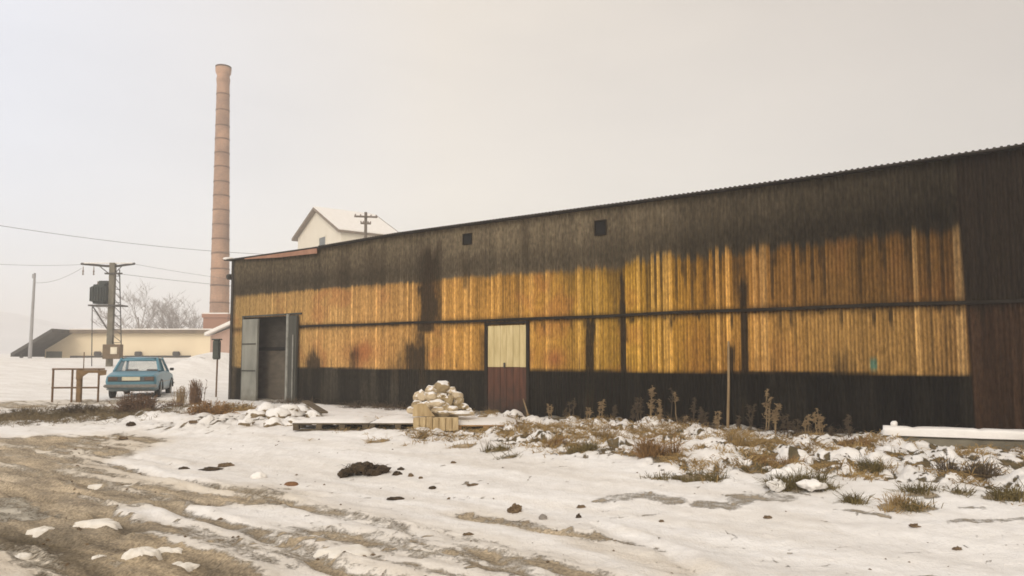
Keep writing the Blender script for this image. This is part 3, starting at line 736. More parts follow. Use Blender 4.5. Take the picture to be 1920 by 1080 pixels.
def wall_sheet():
    pitch = 0.066; k = 8
    xs = np.arange(0.0, LEN, pitch/k)
    nz_ = 100
    Z0 = -0.15
    fr = np.linspace(0, 1, nz_)
    LX, FR = np.meshgrid(xs, fr)
    ZT = ztop(LX)
    Z = Z0+(ZT-Z0)*FR
    prof = np.cos(2*math.pi*xs/pitch)
    dents = 0.006*(fbm(LX*1.3, Z*1.1, 201, 3)-0.5)*2
    # two courses of sheets: the upper laps over the lower at the batten
    lap = np.where(Z > batz(LX), -0.006, 0.0)
    Yd = -0.009*prof[None, :]+dents+lap
    # gate hole
    cx = (LX[:-1, :-1]+LX[1:, 1:])/2; cz = (Z[:-1, :-1]+Z[1:, 1:])/2
    hole = (cx > GX0) & (cx < GX1) & (cz < GZ)
    idx = np.arange(LX.size).reshape(LX.shape)
    q = np.stack([idx[:-1, :-1], idx[:-1, 1:], idx[1:, 1:], idx[1:, :-1]], -1)[~hole].reshape(-1, 4)
    verts = np.stack([LX, Yd, Z], -1).reshape(-1, 3)
    me = bpy.data.meshes.new('wall')
    me.vertices.add(len(verts)); me.vertices.foreach_set('co', verts.astype(np.float32).ravel())
    me.loops.add(len(q)*4); me.loops.foreach_set('vertex_index', q.astype(np.int32).ravel())
    me.polygons.add(len(q)); me.polygons.foreach_set('loop_start', np.arange(0, len(q)*4, 4, dtype=np.int32))
    me.polygons.foreach_set('loop_total', np.full(len(q), 4, dtype=np.int32))
    me.polygons.foreach_set('use_smooth', np.ones(len(q), dtype=bool))
    me.update(); me.validate()
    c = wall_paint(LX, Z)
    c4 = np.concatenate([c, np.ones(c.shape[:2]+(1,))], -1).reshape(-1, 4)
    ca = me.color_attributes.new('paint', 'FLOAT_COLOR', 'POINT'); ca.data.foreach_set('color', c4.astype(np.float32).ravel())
    m = bpy.data.materials.new('painted_corrugated_sheet')
    nt, N, L, P = nodes_of(m)
    P.inputs['Roughness'].default_value = 0.85; P.inputs['Specular IOR Level'].default_value = 0.06
    va = N.new('ShaderNodeAttribute'); va.attribute_name = 'paint'
    tc = N.new('ShaderNodeTexCoord'); n = N.new('ShaderNodeTexNoise'); n.inputs['Scale'].default_value = 22; n.inputs['Detail'].default_value = 6; n.inputs['Roughness'].default_value = 0.7
    mp = N.new('ShaderNodeMapping'); mp.inputs['Scale'].default_value = (1, 1, 0.35); L.new(tc.outputs['Object'], mp.inputs['Vector']); L.new(mp.outputs['Vector'], n.inputs['Vector'])
    rp = N.new('ShaderNodeValToRGB'); rp.color_ramp.elements[0].position = .3; rp.color_ramp.elements[1].position = .7
    rp.color_ramp.elements[0].color = (.52, .50, .48, 1); rp.color_ramp.elements[1].color = (1.45, 1.45, 1.45, 1)
    L.new(n.outputs['Fac'], rp.inputs['Fac'])
    mx = N.new('ShaderNodeMix'); mx.data_type = 'RGBA'; mx.blend_type = 'MULTIPLY'; mx.inputs['Factor'].default_value = 1
    L.new(va.outputs['Color'], mx.inputs['A']); L.new(rp.outputs['Color'], mx.inputs['B']); L.new(mx.outputs['Result'], P.inputs['Base Color'])
    me.materials.append(m)
    o = bpy.data.objects.new('wall', me); o.parent = wh; col.objects.link(o)
    return o
wall_sheet()
DEPTH = 13.0
zl = float(ztop(0.0)); zr = float(ztop(LEN))
MB().box(0.0, 0.12, 0.012, DEPTH, -0.15, zl-0.05).build('end_wall', M['tar'], wh)
MB().box(LEN-0.12, LEN, 0.012, DEPTH, -0.15, zr-0.05).build('end_wall', M['tar'], wh)
MB().box(0.12, LEN-0.12, DEPTH-0.12, DEPTH, -0.15, zl-0.05).build('back_wall', M['tar'], wh)
# corner flashing
MB().box(-0.03, 0.09, -0.028, -0.012, -0.15, zl-0.02).build('corner_flashing', M['tar_edge'], wh)
# roof: a thin corrugated slab following the eaves line, pitched 2 degrees back
rf = MB()
n = 60
lxs = np.linspace(-0.28, LEN+0.2, n)
vs = []; fs = []
for lx in lxs:
    z = float(ztop(lx))
    vs += [(lx, -0.16, z), (lx, DEPTH+0.2, z+0.42), (lx, DEPTH+0.2, z+0.46), (lx, -0.16, z+0.035)]
for i in range(n-1):
    for k in range(4):
        fs.append((i*4+k, i*4+(k+1) % 4, (i+1)*4+(k+1) % 4, (i+1)*4+k))
fs += [(0, 3, 2, 1), tuple((n-1)*4+k for k in range(4))]
rf.add(vs, fs); roof = rf.build('roof', M['tar_edge'], wh)
# corrugated ends of the roof sheets along the eaves
te = MB()
for i in range(int(LEN/0.095)):
    x = i*0.095+0.03
    if x < WX(600): continue
    z = float(ztop(x))
    te.add([(x, -0.19, z+0.008), (x+0.07, -0.19, z+0.008), (x+0.05, -0.19, z+0.046), (x+0.02, -0.19, z+0.046),
            (x, 0.3, z+0.025), (x+0.07, 0.3, z+0.025), (x+0.05, 0.3, z+0.059), (x+0.02, 0.3, z+0.059)],
           [(0, 1, 2, 3), (7, 6, 5, 4), (0, 4, 5, 1), (1, 5, 6, 2), (2, 6, 7, 3), (3, 7, 4, 0)])
te.build('sheet_edge', M['tar_edge'], roof)
# rusty eaves board at the left end
fb = MB(); vs = []; fs = []
x0, x1 = WX(462), WX(598)
for lx, hh in ((x0, 0.03), ((x0+x1)/2, 0.12), (x1, 0.15)):
    z = float(ztop(lx))-0.012
    vs += [(lx, -0.15, z-hh), (lx, -0.12, z-hh), (lx, -0.12, z), (lx, -0.15, z)]
for i in range(2):
    for k in range(4):
        fs.append((i*4+k, i*4+(k+1) % 4, (i+1)*4+(k+1) % 4, (i+1)*4+k))
fs += [(0, 3, 2, 1), (8, 9, 10, 11)]
fb.add(vs, fs); tag(fb.build('eaves_board', M['rust_roof'], wh), 'rusty red eaves board at the left end')
# snow on the projecting roof corner
MB().blob((-0.20, -0.02, zl+0.07), (0.16, 0.2, 0.06), 3, 0.3, 2).build('roof_snow', M['snow'], wh, smooth=True)
MB().bbox(-0.24, -0.05, -0.10, 0.10, zl-0.62, zl-0.44, 0.03, 2).build('lamp_housing', M['steel_dark'], wh)
# batten: lap rail along the sheets
bt = MB()
bx = np.linspace(WX(563), LEN-0.1, 40); vs = []; fs = []
for lx in bx:
    z = float(batz(lx))+0.008*math.sin(lx*1.7)
    vs += [(lx, -0.045, z-0.028), (lx, -0.012, z-0.028), (lx, -0.012, z+0.028), (lx, -0.045, z+0.028)]
for i in range(len(bx)-1):
    for k in range(4):
        fs.append((i*4+k, i*4+(k+1) % 4, (i+1)*4+(k+1) % 4, (i+1)*4+k))
fs += [(0, 3, 2, 1), tuple((len(bx)-1)*4+k for k in range(4))]
bt.add(vs, fs); bt.build('lap_rail', M['tar'], wh)
# vents
for (pa, pb, ya, yb) in ((870, 884, 440, 457), (1120, 1138, 415, 439)):
    xa, xb = WX(pa), WX(pb); pc = (pa+pb)/2
    z1, z0 = W(pc, ya)[1], W(pc, yb)[1]
    v = MB()
    t = 0.025
    v.box(xa-t, xa, -0.05, -0.012, z0-t, z1+t); v.box(xb, xb+t, -0.05, -0.012, z0-t, z1+t)
    v.box(xa, xb, -0.05, -0.012, z1, z1+t); v.box(xa, xb, -0.05, -0.012, z0-t, z0)
    vo = v.build('vent', M['tar'], wh)
    MB().box(xa, xb, -0.024, -0.016, z0, z1).build('vent_dark_panel', M['black'], vo)  # black panel, the vent's unlit depth painted as colour
# gate
MB().box(GX0-0.1, GX1+0.1, 0.45, 0.55, -0.15, W(515, 655)[1]).build('gate_infill', M['blockwork'], wh)
MB().box(GX0-0.1, GX1+0.1, 0.45, 0.55, W(515, 655)[1]+0.06, GZ+0.2).build('gate_infill', M['blockwork_up'], wh)  # upper infill in a darker tone
MB().box(GX0-0.1, GX1+0.1, 0.42, 0.449, W(515, 655)[1]-0.03, W(515, 655)[1]+0.08).build('gate_crossbar', M['black'], wh)
fr = MB(); t = 0.09
fr.box(GX0-0.02, GX0+t, -0.05, 0.44, 0.05, GZ); fr.box(GX0-0.02, WX(566), -0.06, 0.44, GZ, GZ+0.05)
fr.build('gate_frame', M['grey_door_dark'], wh)
def leaf(pa, pb, y_out, ang, m, rails, parent=wh, ztop_=None, hinge='a'):
    xa, xb = WX(pa), WX(pb); w = xb-xa; zt_ = (ztop_ or GZ)-0.03
    d = MB(); d.bbox(0, w, -0.025, 0.025, 0.12, zt_, 0.006)
    o = d.build('gate_leaf', m, parent, loc=(xa, y_out, 0), rot=(0, 0, ang))
    for r_ in rails:
        MB().box(0.02, w-0.02, -0.045, -0.026, r_-0.02, r_+0.02).build('leaf_rail', M['grey_door_dark'], o)
    MB().box(w-0.05, w-0.0, -0.05, -0.026, 0.14, zt_-0.02).build('leaf_edge', m, o)
    return o
leaf(459, 486, -0.075, R(3), M['grey_door'], [W(472, 645)[1], W(472, 695)[1]], ztop_=W(472, 597)[1])
leaf(546, 563, -0.085, R(-2), M['grey_door_dark'], [])
MB().tube([(WX(543.5), -0.09, 0.1), (WX(543.5), -0.09, GZ+0.02)], 0.05, 8).build('gate_post', M['galv'], wh)
MB().tube([(WX(557), -0.15, 0.1), (WX(557), -0.15, W(557, 628)[1])], 0.022, 8).build('pipe', M['galv'], wh)
# small door
z_b = 0.30
dm_top = mat('cream_door_boards', (0.64, 0.53, 0.29), (0.46, 0.36, 0.17), 0.85, 3.5, 0.9, 0.3, 20, stretch=(4, 4, 0.7))
dm_bot = mat('red_brown_door_boards', (0.125, 0.052, 0.030), (0.055, 0.026, 0.017), 0.85, 3.5, 0.9, 0.3, 20, stretch=(4, 4, 0.7))
add_grime(dm_bot, .25, 1.05)
add_grime(M['grey_door'], .0, .9, (.10, .085, .06))
add_grime(M['car_blue'], .15, .55, (.13, .105, .075))
dr = empty('door', (DX0, -0.02, 0)); dr.parent = wh
DW = DX1-DX0
for (za, zb, m, nm) in ((DZM+0.002, DZT-0.03, dm_top, 'upper_boards'), (z_b-0.25, DZM-0.002, dm_bot, 'lower_boards')):
    b = MB(); nb = 6
    for i in range(nb):
        e = random.uniform(-0.004, 0.004)
        b.bbox(i*DW/nb+0.004, (i+1)*DW/nb-0.004, -0.03+e, 0.0+e, za+random.uniform(-.006, .006), zb, 0.004)
    b.box(0, DW, 0.001, 0.006, za, zb)
    o = b.build(nm, m, dr)
    tag(o, 'pale cream upper half of the door' if nm == 'upper_boards' else 'dark red lower half of the door')
f = MB()
f.box(-0.09, -0.004, -0.05, 0.008, 0.0, DZT); f.box(DW+0.004, DW+0.075, -0.05, 0.008, 0.0, DZT); f.box(-0.09, DW+0.075, -0.055, 0.008, DZT, DZT+0.055)
f.build('door_frame', M['tar'], dr)
MB().bbox(DW*0.44, DW*0.475, -0.075, -0.032, DZM-0.02, DZM+0.10, 0.006).build('handle', M['steel_dark'], dr)

# ------------------------------------------------------------------ chimney
def chimney():
    Y = 80.0
    b = at(410, 675, Y); gz = float(base_h(np.array(b.x), np.array(Y)))-0.3
    t = empty('brick_chimney', (b.x, Y, gz), 0.0, 'tall tapering brick factory chimney with dark iron bands', 'chimney')
    zt = at(416, 125, Y).z-gz
    zp = at(408, 590, Y).z-gz
    r_b, r_t = 17.6/F*Y, 11.2/F*Y
    def rad(z): return r_b+(r_t-r_b)*(z-zp)/(zt-zp)
    # shaft with uv
    def ring_mesh(name, prof, m, nseg=20):
        me = bpy.data.meshes.new(name); vs = []; fs = []; uvs = []
        for r, z in prof:
            for k in range(nseg): a = 2*math.pi*k/nseg; vs.append((r*math.cos(a)+lean*(z/zt), r*math.sin(a), z))
        for i in range(len(prof)-1):
            for k in range(nseg):
                k2 = (k+1) % nseg
                fs.append((i*nseg+k, i*nseg+k2, (i+1)*nseg+k2, (i+1)*nseg+k))
                for kk, ii in ((k, i), (k+1, i), (k+1, i+1), (k, i+1)):
                    uvs.append((kk/nseg*2*math.pi*1.1, prof[ii][1]))
        e = (len(prof)-1)*nseg; fs.append(tuple(range(e, e+nseg))); uvs += [(0, 0)]*nseg
        me.from_pydata(vs, [], fs)
        ul = me.uv_layers.new(name='UVMap')
        for i, u in enumerate(uvs): ul.data[i].uv = u
        me.materials.append(m)
        o = bpy.data.objects.new(name, me); o.parent = t; col.objects.link(o); return o
    lean = -0.35
    ring_mesh('shaft', [(rad(zp+(zt-1.6-zp)*i/30), zp+(zt-1.6-zp)*i/30) for i in range(31)], M['brick'])
    ring_mesh('crown', [(rad(zt-1.7)+0.02, zt-1.9), (rad(zt)+0.07, zt-1.7), (rad(zt)+0.07, zt-1.35), (rad(zt)+0.02, zt-1.3), (rad(zt)+0.03, zt-1.0), (rad(zt)+0.15, zt-0.75), (rad(zt)+0.19, zt-0.4), (rad(zt)+0.19, zt-0.2)], M['brick'])
    ring_mesh('cap', [(rad(zt)+0.20, zt-0.197), (rad(zt)+0.20, zt-0.02), (rad(zt)-0.3, zt)], M['brick_dark'])
    ys = [150, 178, 208, 237, 262, 288, 314, 342, 368, 395, 422, 449, 476, 505, 536, 568]
    for y in ys:
        z = at(412, y, Y).z-gz; r = rad(z)
        MB().lathe([(r+0.005, z-0.07), (r+0.03, z-0.07), (r+0.03, z+0.07), (r+0.005, z+0.07)], 20, (lean*z/zt, 0, 0)).build('iron_band', M['band'], t, smooth=False)
    # square plinth with snow ledges
    hw = 22.0/F*Y
    b1 = MB(); b1.box(-hw, hw, -hw, hw, 0, zp-0.4); b1.box(-hw-0.12, hw+0.12, -hw-0.12, hw+0.12, zp-0.397, zp)
    pl = b1.build('plinth', M['brick_flat'], t)
    MB().box(-hw-0.1, hw+0.1, -hw-0.1, hw+0.1, zp+0.003, zp+0.13).build('ledge_snow', M['snow'], pl)
M['band'] = mat('rusted_iron_band', (0.20, 0.125, 0.085), (0.12, 0.075, 0.05), 0.9, 3, 0.8, 0.2)
M['brick_flat'] = mat('plinth_brick', (0.38, 0.20, 0.13), (0.29, 0.145, 0.095), 0.95, 8, 0.9, 0.3, 12, stretch=(1, 1, 3))
chimney()

# ------------------------------------------------------------------ gabled house behind
def gabled_house():
    Y = 80.0
    A = at(595, 390, Y)
    rd = Vector((0.80, 0.60, 0)).normalized(); gd = Vector((rd.y, -rd.x, 0))   # gd towards camera-right
    gz = 1.5
    t = empty('gabled_house', (A.x, A.y, gz), math.atan2(rd.y, rd.x), 'cream gabled house with snowy roof, rising behind the warehouse roof', 'house')
    # local x along ridge, local y left (away), -y towards right/near
    L = 6.6; zr_ = A.z-gz
    wl, wr = 6.2, 6.7
    zel, zer = zr_-2.6, zr_-3.35
    poly = [(-wr+0.3, 0), (-wr+0.3, zer-0.05), (0, zr_-0.25), (wl-0.7, zel+0.2), (wl-0.7, 0)]
    MB().prism(poly, 'x', 0, L).build('wall', M['house_wall'], t)
    th = 0.26
    r = MB()
    r.prism([(0.02, zr_), (wl, zel), (wl-0.05, zel-th), (0.02, zr_-th)], 'x', -0.5, L+0.5)
    r.prism([(-0.02, zr_), (-0.02, zr_-th), (-wr, zer-th), (-wr-0.05, zer)], 'x', -0.5, L+0.5)
    rr = r.build('roof', M['verge'], t)
    s = MB()
    s.prism([(0.0, zr_+0.15), (wl+0.02, zel+0.14), (wl+0.02, zel+0.01), (0.0, zr_+0.01)], 'x', -0.42, L+0.12)
    s.prism([(-0.003, zr_+0.15), (-0.003, zr_+0.01), (-wr-0.05, zer+0.01), (-wr-0.05, zer+0.14)], 'x', -0.42, L+0.12)
    s.build('roof_snow', M['snow'], rr)
    # window in the gable face (x = 0)
    def hitg(px, py):
        d = ray(px, py); nrm = rd
        tt = (Vector((A.x, A.y, 0)).dot(nrm))/(d.x*nrm.x+d.y*nrm.y)
        p = Vector((0, 0, EYE))+d*tt-Vector((A.x, A.y, gz))
        return -p.dot(gd), p.z
    y0, z1 = hitg(611, 443); y1, z0 = hitg(599, 468)
    y0, y1 = min(y0, y1), max(y0, y1)
    w = MB(); f_ = 0.12
    w.box(-0.06, -0.003, y0-f_, y0, z0, z1); w.box(-0.06, -0.003, y1, y1+f_, z0, z1); w.box(-0.06, -0.003, y0-f_, y1+f_, z1, z1+f_); w.box(-0.1, -0.003, y0-f_, y1+f_, z0-f_, z0)
    wo = w.build('window', M['house_wall'], t)
    MB().box(-0.03, -0.004, y0, y1, z0, z1).build('pane', M['pane'], wo)
gabled_house()

# utility pole behind the warehouse
def util_pole():
    Y = 52.0
    p = at(686, 398, Y); gz = float(base_h(np.array(p.x), np.array(Y)))-0.2
    t = empty('utility_pole', (p.x, Y, gz), R(12), 'bare wooden utility pole with two crossarms in front of the gabled house', 'utility pole')
    h = p.z-gz
    MB().tube([(0, 0, 0), (0, 0, h)], [0.15, 0.10], 8).build('pole', M['pole_wood'], t)
    z1 = at(686, 407, Y).z-gz; z2 = at(686, 419.5, Y).z-gz
    for z, w in ((z1, 0.80), (z2, 0.36)):
        c = MB(); c.box(-w, w, -0.17, -0.09, z-0.06, z+0.06); co = c.build('crossarm', M['pole_wood'], t)
        for x in (-w*0.9, -w*0.45, w*0.45, w*0.9):
            MB().lathe([(0.02, z+0.06), (0.05, z+0.09), (0.05, z+0.14), (0.02, z+0.17)], 8, (x, -0.13, 0)).build('insulator', M['insul'], co)
util_pole()

# ------------------------------------------------------------------ low cream house on the left
def low_house():
    Y = 66.0
    zb = at(200, 669, Y).z
    zt = at(200, 625, Y).z
    xl = at(84, 660, Y).x; xk = at(136, 622, Y).x; xr = at(440, 660, Y).x
    ze = at(80, 656, Y).z
    t = empty('low_house', (xl, Y, zb-0.4), 0, 'long low cream building with dark overhanging roof beyond the car', 'house')
    o = -(zb-0.4)
    D = 9.0
    xk -= xl; xr -= xl
    W0 = MB().prism([(0, 0), (xr, 0), (xr, zt+o), (xk, zt+o), (0, ze+o)], 'y', 0, D)
    wall = W0.build('wall', M['cream_wall'], t)
    ov = 3.0
    sl = (zt-ze)/xk
    th = 0.30
    r = MB()
    r.prism([(-1.0, ze+o-sl*1.0), (xk, zt+o+0.003), (xk, zt+o+th), (-1.0, ze+o-sl*1.0+th)], 'y', -ov, D+0.5)
    r.build('roof', M['dark_roof'], t)
    r2 = MB(); r2.box(xk+0.003, xr+0.3, -0.5, D+0.5, zt+o+0.003, zt+o+th)
    r2o = r2.build('roof', M['verge'], t)
    MB().box(xk+0.003, xr+0.3, -0.48, D+0.5, zt+o+th+0.003, zt+o+th+0.10).build('roof_snow', M['snow'], r2o)
    MB().box(-0.5, -0.3, -2.6, -2.4, -0.5, ze+o-0.3).build('post', M['dark_roof'], t)
    # window
    x0 = at(87, 666, Y).x-xl; x1 = at(117, 666, Y).x-xl; z0 = at(100, 672, Y).z+o; z1 = at(100, 659, Y).z+o
    w = MB(); w.box(x0-0.08, x1+0.08, -0.06, -0.003, z0-0.08, z0); w.box(x0-0.08, x1+0.08, -0.06, -0.003, z1, z1+0.08); w.box(x0-0.08, x0, -0.06, -0.003, z0, z1); w.box(x1, x1+0.08, -0.06, -0.003, z0, z1)
    wo = w.build('window', M['cream_wall'], t)
    MB().box(x0, x1, -0.03, -0.004, z0, z1).build('pane', M['pane_olive'], wo)
    # dark pipe rail along the base and three vents
    zr_ = at(250, 668, Y).z+o
    MB().tube([(at(136, 668, Y).x-xl, -0.3, zr_-0.05), (at(360, 668, Y).x-xl, -0.3, zr_-0.02)], 0.10, 6).build('pipe', M['steel_dark'], t)
    for px in (185, 261, 332):
        x = at(px, 664, Y).x-xl
        MB().bbox(x-0.28, x+0.28, -0.35, -0.004, zr_+0.03, zr_+0.42, 0.06, 2).build('vent_box', M['steel_dark'], t)
M['pane_olive'] = mat('olive_window', (0.16, 0.165, 0.12), (0.11, 0.115, 0.085), 0.3, 2, 0.8, 0)
low_house()

# small shed with snowy roof beside the chimney
def snow_shed():
    Y = 58.0
    c = at(418, 640, Y); gz = 1.2
    t = empty('shed', (c.x, Y, gz), 0, 'small shed under thick snow between the brick chimney and the warehouse corner', 'shed')
    def L(px, py):
        p = at(px, py, Y); return (p.x-c.x, p.z-gz)
    x0 = L(392, 640)[0]; x1 = L(450, 640)[0]
    zl_, zr_ = L(390, 627)[1], L(433, 603)[1]
    MB().prism([(x0+0.1, -0.5), (x1, -0.5), (x1, zr_-0.2), (x0+0.1, zl_-0.1)], 'y', 0, 4).build('wall', M['shed_wall'], t)
    MB().prism([(x0-0.15, zl_-0.12), (x1+0.3, zr_+0.2), (x1+0.3, zr_+0.45), (x0-0.15, zl_+0.12)], 'y', -0.6, 4.3).build('snowy_roof', M['snow'], t)
M['shed_wall'] = mat('pink_shed_wall', (0.5, 0.34, 0.27), (0.42, 0.28, 0.22), 0.95, 2, 0.8, 0.1)
snow_shed()

# ------------------------------------------------------------------ transformer pole
def transformer():
    Y = 48.0
    p = at(212, 495, Y); gz = float(base_h(np.array(p.x), np.array(Y)))-0.1
    t = empty('transformer_pole', (p.x, Y, gz), 0, 'concrete power pole carrying a dark transformer tank behind the blue car', 'power pole')
    def L(px, py):
        q = at(px, py, Y); return q.x-p.x, q.z-gz
    h = L(212, 493)[1]
    MB().prism([(-0.17, -0.13), (0.17, -0.13), (0.17, 0.13), (-0.17, 0.13)], 'z', 0, h).build('pole', M['pole_conc'], t)
    # lattice second leg
    lt = MB(); xb = L(228, 600)[0]; xa = L(222, 520)[0]
    z0, z1 = L(228, 655)[1], L(222, 505)[1]
    lt.tube([(xb, 0.1, z0), (xa, 0.1, z1)], 0.035, 5)
    for i in range(11):
        f0 = i/11; f1 = (i+1)/11
        a_ = (xb+(xa-xb)*f0, 0.1, z0+(z1-z0)*f0); b_ = (0.1, 0.0, z0+(z1-z0)*f1)
        lt.tube([a_, b_], 0.02, 4); 
    for i in range(6):
        z = z0+(z1-z0)*(i+0.5)/6; lt.tube([(0.1, 0, z), (xb+(xa-xb)*(i+0.5)/6, 0.1, z)], 0.02, 4)
    lt.build('lattice', M['steel_dark'], t)
    # crossarm
    cz = L(200, 496)[1]
    ca = MB(); xl, xr = L(152, 496)[0], L(253, 494)[0]
    ca.tube([(xl, 0, cz+0.05), (xl*0.2, 0, cz-0.1), (0, 0, cz-0.1)], 0.075, 4); ca.tube([(0, 0, cz-0.1), (xr*0.2, 0, cz-0.1), (xr, 0, cz+0.06)], 0.075, 4)
    ca.tube([(-0.9, 0, cz-0.08), (-0.1, 0, cz-0.7)], 0.03, 4); ca.tube([(0.6, 0, cz-0.08), (0.1, 0, cz-0.6)], 0.03, 4)
    cao = ca.build('crossarm', M['steel_dark'], t)
    MB().box(xl*0.9, xr*0.9, -0.07, 0.07, cz+0.06, cz+0.12).build('arm_snow', M['snow'], cao)
    z2 = L(212, 513.5)[1]
    MB().box(L(200, 513)[0], L(232, 513)[0], -0.25, -0.14, z2-0.05, z2+0.05).build('crossarm', M['steel_dark'], t)
    for px in (139, 156, 176):
        x, z = L(px, 503)
        if px > 150:
            MB().lathe([(0.02, z-0.45), (0.06, z-0.4), (0.03, z-0.3), (0.06, z-0.2), (0.03, z-0.1), (0.02, z+0.12)], 8, (max(x, xl+0.05), 0, 0)).build('insulator', M['insul'], cao)
    # tank on platform
    tx0, tz1 = L(176, 534); tx1, tz0 = L(203, 570)
    w = tx1-tx0
    tk = MB(); tk.bbox(tx0, tx1, -0.45, 0.45, tz0, tz1, 0.14, 3)
    for i in range(6):
        x = tx0+0.06+i*(w-0.12)/5; tk.box(x-0.015, x+0.015, -0.53, -0.44, tz0+0.15, tz1-0.2)
    to = tk.build('transformer_tank', M['tank'], t)
    MB().bbox(L(188, 530)[0], L(205, 530)[0], -0.25, 0.25, tz1+0.004, L(190, 527)[1], 0.04, 2).build('tank_lid', M['tank'], to)
    for x in (tx0+0.2, tx0+0.5):
        MB().lathe([(0.04, tz1), (0.06, tz1+0.05), (0.03, tz1+0.12), (0.05, tz1+0.18), (0.02, tz1+0.25)], 8, (x, 0.1, 0)).build('bushing', M['insul'], to)
    pz = L(200, 572)[1]
    MB().box(L(173, 572)[0], L(233, 572)[0], -0.5, 0.5, pz-0.09, pz-0.002).build('platform', M['steel_dark'], t)
    br = MB(); br.tube([(tx0, 0, pz-0.1), (-0.1, 0, L(200, 622)[1])], 0.04, 5); br.build('brace', M['steel_dark'], t)
    MB().tube([(L(173, 660)[0], 0, 0), (L(173, 572)[0], 0, pz-0.1)], 0.03, 5).build('stay_pole', M['steel_dark'], t)
    # cabinet
    x0, z1 = L(202, 646); x1, z0 = L(233, 673)
    cb = MB(); cb.bbox(x0, x1, -0.62, -0.14, z0, z1, 0.03); co = cb.build('cabinet', M['box_brown'], t)
    a0, b1 = L(217, 651); a1, b0 = L(229, 664)
    MB().bbox(a0, a1, -0.65, -0.622, b0, b1, 0.01).build('panel', M['white_panel'], co)
transformer()

# plain distant pole
def far_pole():
    Y = 62.0
    p = at(63, 512, Y); gz = float(base_h(np.array(p.x), np.array(Y)))-0.2
    t = empty('utility_pole', (p.x, Y, gz), 0, 'slim plain grey pole standing by the low house, at the far left', 'utility pole')
    h = p.z-gz
    MB().tube([(0.0, 0, 0), (0.1, 0, h)], [0.15, 0.09], 8).build('pole', M['pole_grey'], t)
    MB().box(0.0, 0.2, -0.18, -0.09, h-0.45, h-0.1).build('bracket', M['pole_grey'], t)
M['pole_grey'] = mat('haze_paled_pole', (0.36, 0.355, 0.36), (0.28, 0.275, 0.28), 0.9, 3, 0.8, 0.1)  # pole colour lightened, distance haze put into the base colour
far_pole()

# overhead wires
def wire(pa, pb, sag, label, r=0.018):
    pts = []
    base = Vector(pa)
    for i in range(25):
        t = i/24
        q = Vector(pa).lerp(Vector(pb), t); q.z -= sag*4*t*(1-t); pts.append(q-base)
    tag(MB().tube(pts, r, 4).build('power_line', M['wire'], loc=base), label, 'wire')
wire(at(-260, 378, 36), at(700, 478, 62), 0.9, 'topmost overhead wire sloping from the left edge down to the chimney', 0.013)
wire(at(-260, 462, 40), at(153, 496, 48), 0.4, 'wire running from the left edge to the transformer pole crossarm', 0.009)
wire(at(252, 495, 48), at(640, 540, 60), 0.3, 'wire leaving the transformer pole crossarm to the right', 0.009)
wire(at(229, 514, 48), at(640, 548, 60), 0.2, 'lower wire leaving the transformer pole towards the chimney', 0.012)
wire(at(66, 530, 62), at(153, 503, 48), 0.3, 'thin wire between the slim far pole and the transformer pole', 0.012)

# ------------------------------------------------------------------ bare trees
def tree(px, Y, ptop, label, seed, spread=1.0, name='bare_tree'):
    rnd = random.Random(seed)
    p = at(px, 660, Y); gz = float(base_h(np.array(p.x), np.array(Y)))-0.2
    h = at(px, ptop, Y).z-gz
    t = empty(name, (p.x, Y, gz), 0, label, 'tree', 'bare trees behind the low house')
    tr = MB(); cr = MB()
    def branch(p0, d, ln, r, lev):
        n = 4; pts = [p0]; q = p0.copy(); dd = d.copy()
        for i in range(n):
            dd = (dd+Vector((rnd.uniform(-.22, .22), rnd.uniform(-.22, .22), rnd.uniform(-.02, .16)))).normalized()
            q = q+dd*ln/n; pts.append(q.copy())
        (tr if lev == 0 else cr).tube(pts, [r*(1-0.55*i/n) for i in range(n+1)], 5 if lev < 2 else 3, cap=False)
        if lev >= 4: return
        k = [7, 5, 4, 4][lev]
        for j in range(k):
            f = rnd.uniform(0.3, 1.0) if lev else rnd.uniform(0.3, 1.0)
            i = min(int(f*n), n-1); b = pts[i].lerp(pts[i+1], f*n-i)
            a = rnd.uniform(0, 2*math.pi); tilt = rnd.uniform(0.35, 0.95)*spread
            side = Vector((math.cos(a), math.sin(a), 0))
            nd = (dd*math.cos(tilt)+side*math.sin(tilt)); nd.z = abs(nd.z)*0.8+0.15; nd.normalize()
            branch(b, nd, ln*rnd.uniform(0.45, 0.7), max(r*0.5*(1-0.4*f), 0.014), lev+1)
    branch(Vector((0, 0, 0)), Vector((0, 0, 1)), h*0.62, 0.16, 0)
    tr.build('trunk', M['bark'], t); cr.build('crown', M['bark'], t, fix=False)
tree(262, 84, 545, 'tallest bare tree, just right of the transformer pole', 11, 1.0)
tree(300, 88, 556, 'round-crowned bare tree behind the middle of the low house', 23, 1.15)
tree(338, 90, 560, 'bare tree behind the right end of the low house', 31, 1.1)
tree(240, 92, 566, 'low bare tree half hidden by the transformer pole', 47, 1.2)
tree(318, 96, 574, 'small faint bare tree between two larger bare trees', 53, 1.2)
tree(368, 92, 580, 'short dark bare tree beside the chimney', 67, 0.9)

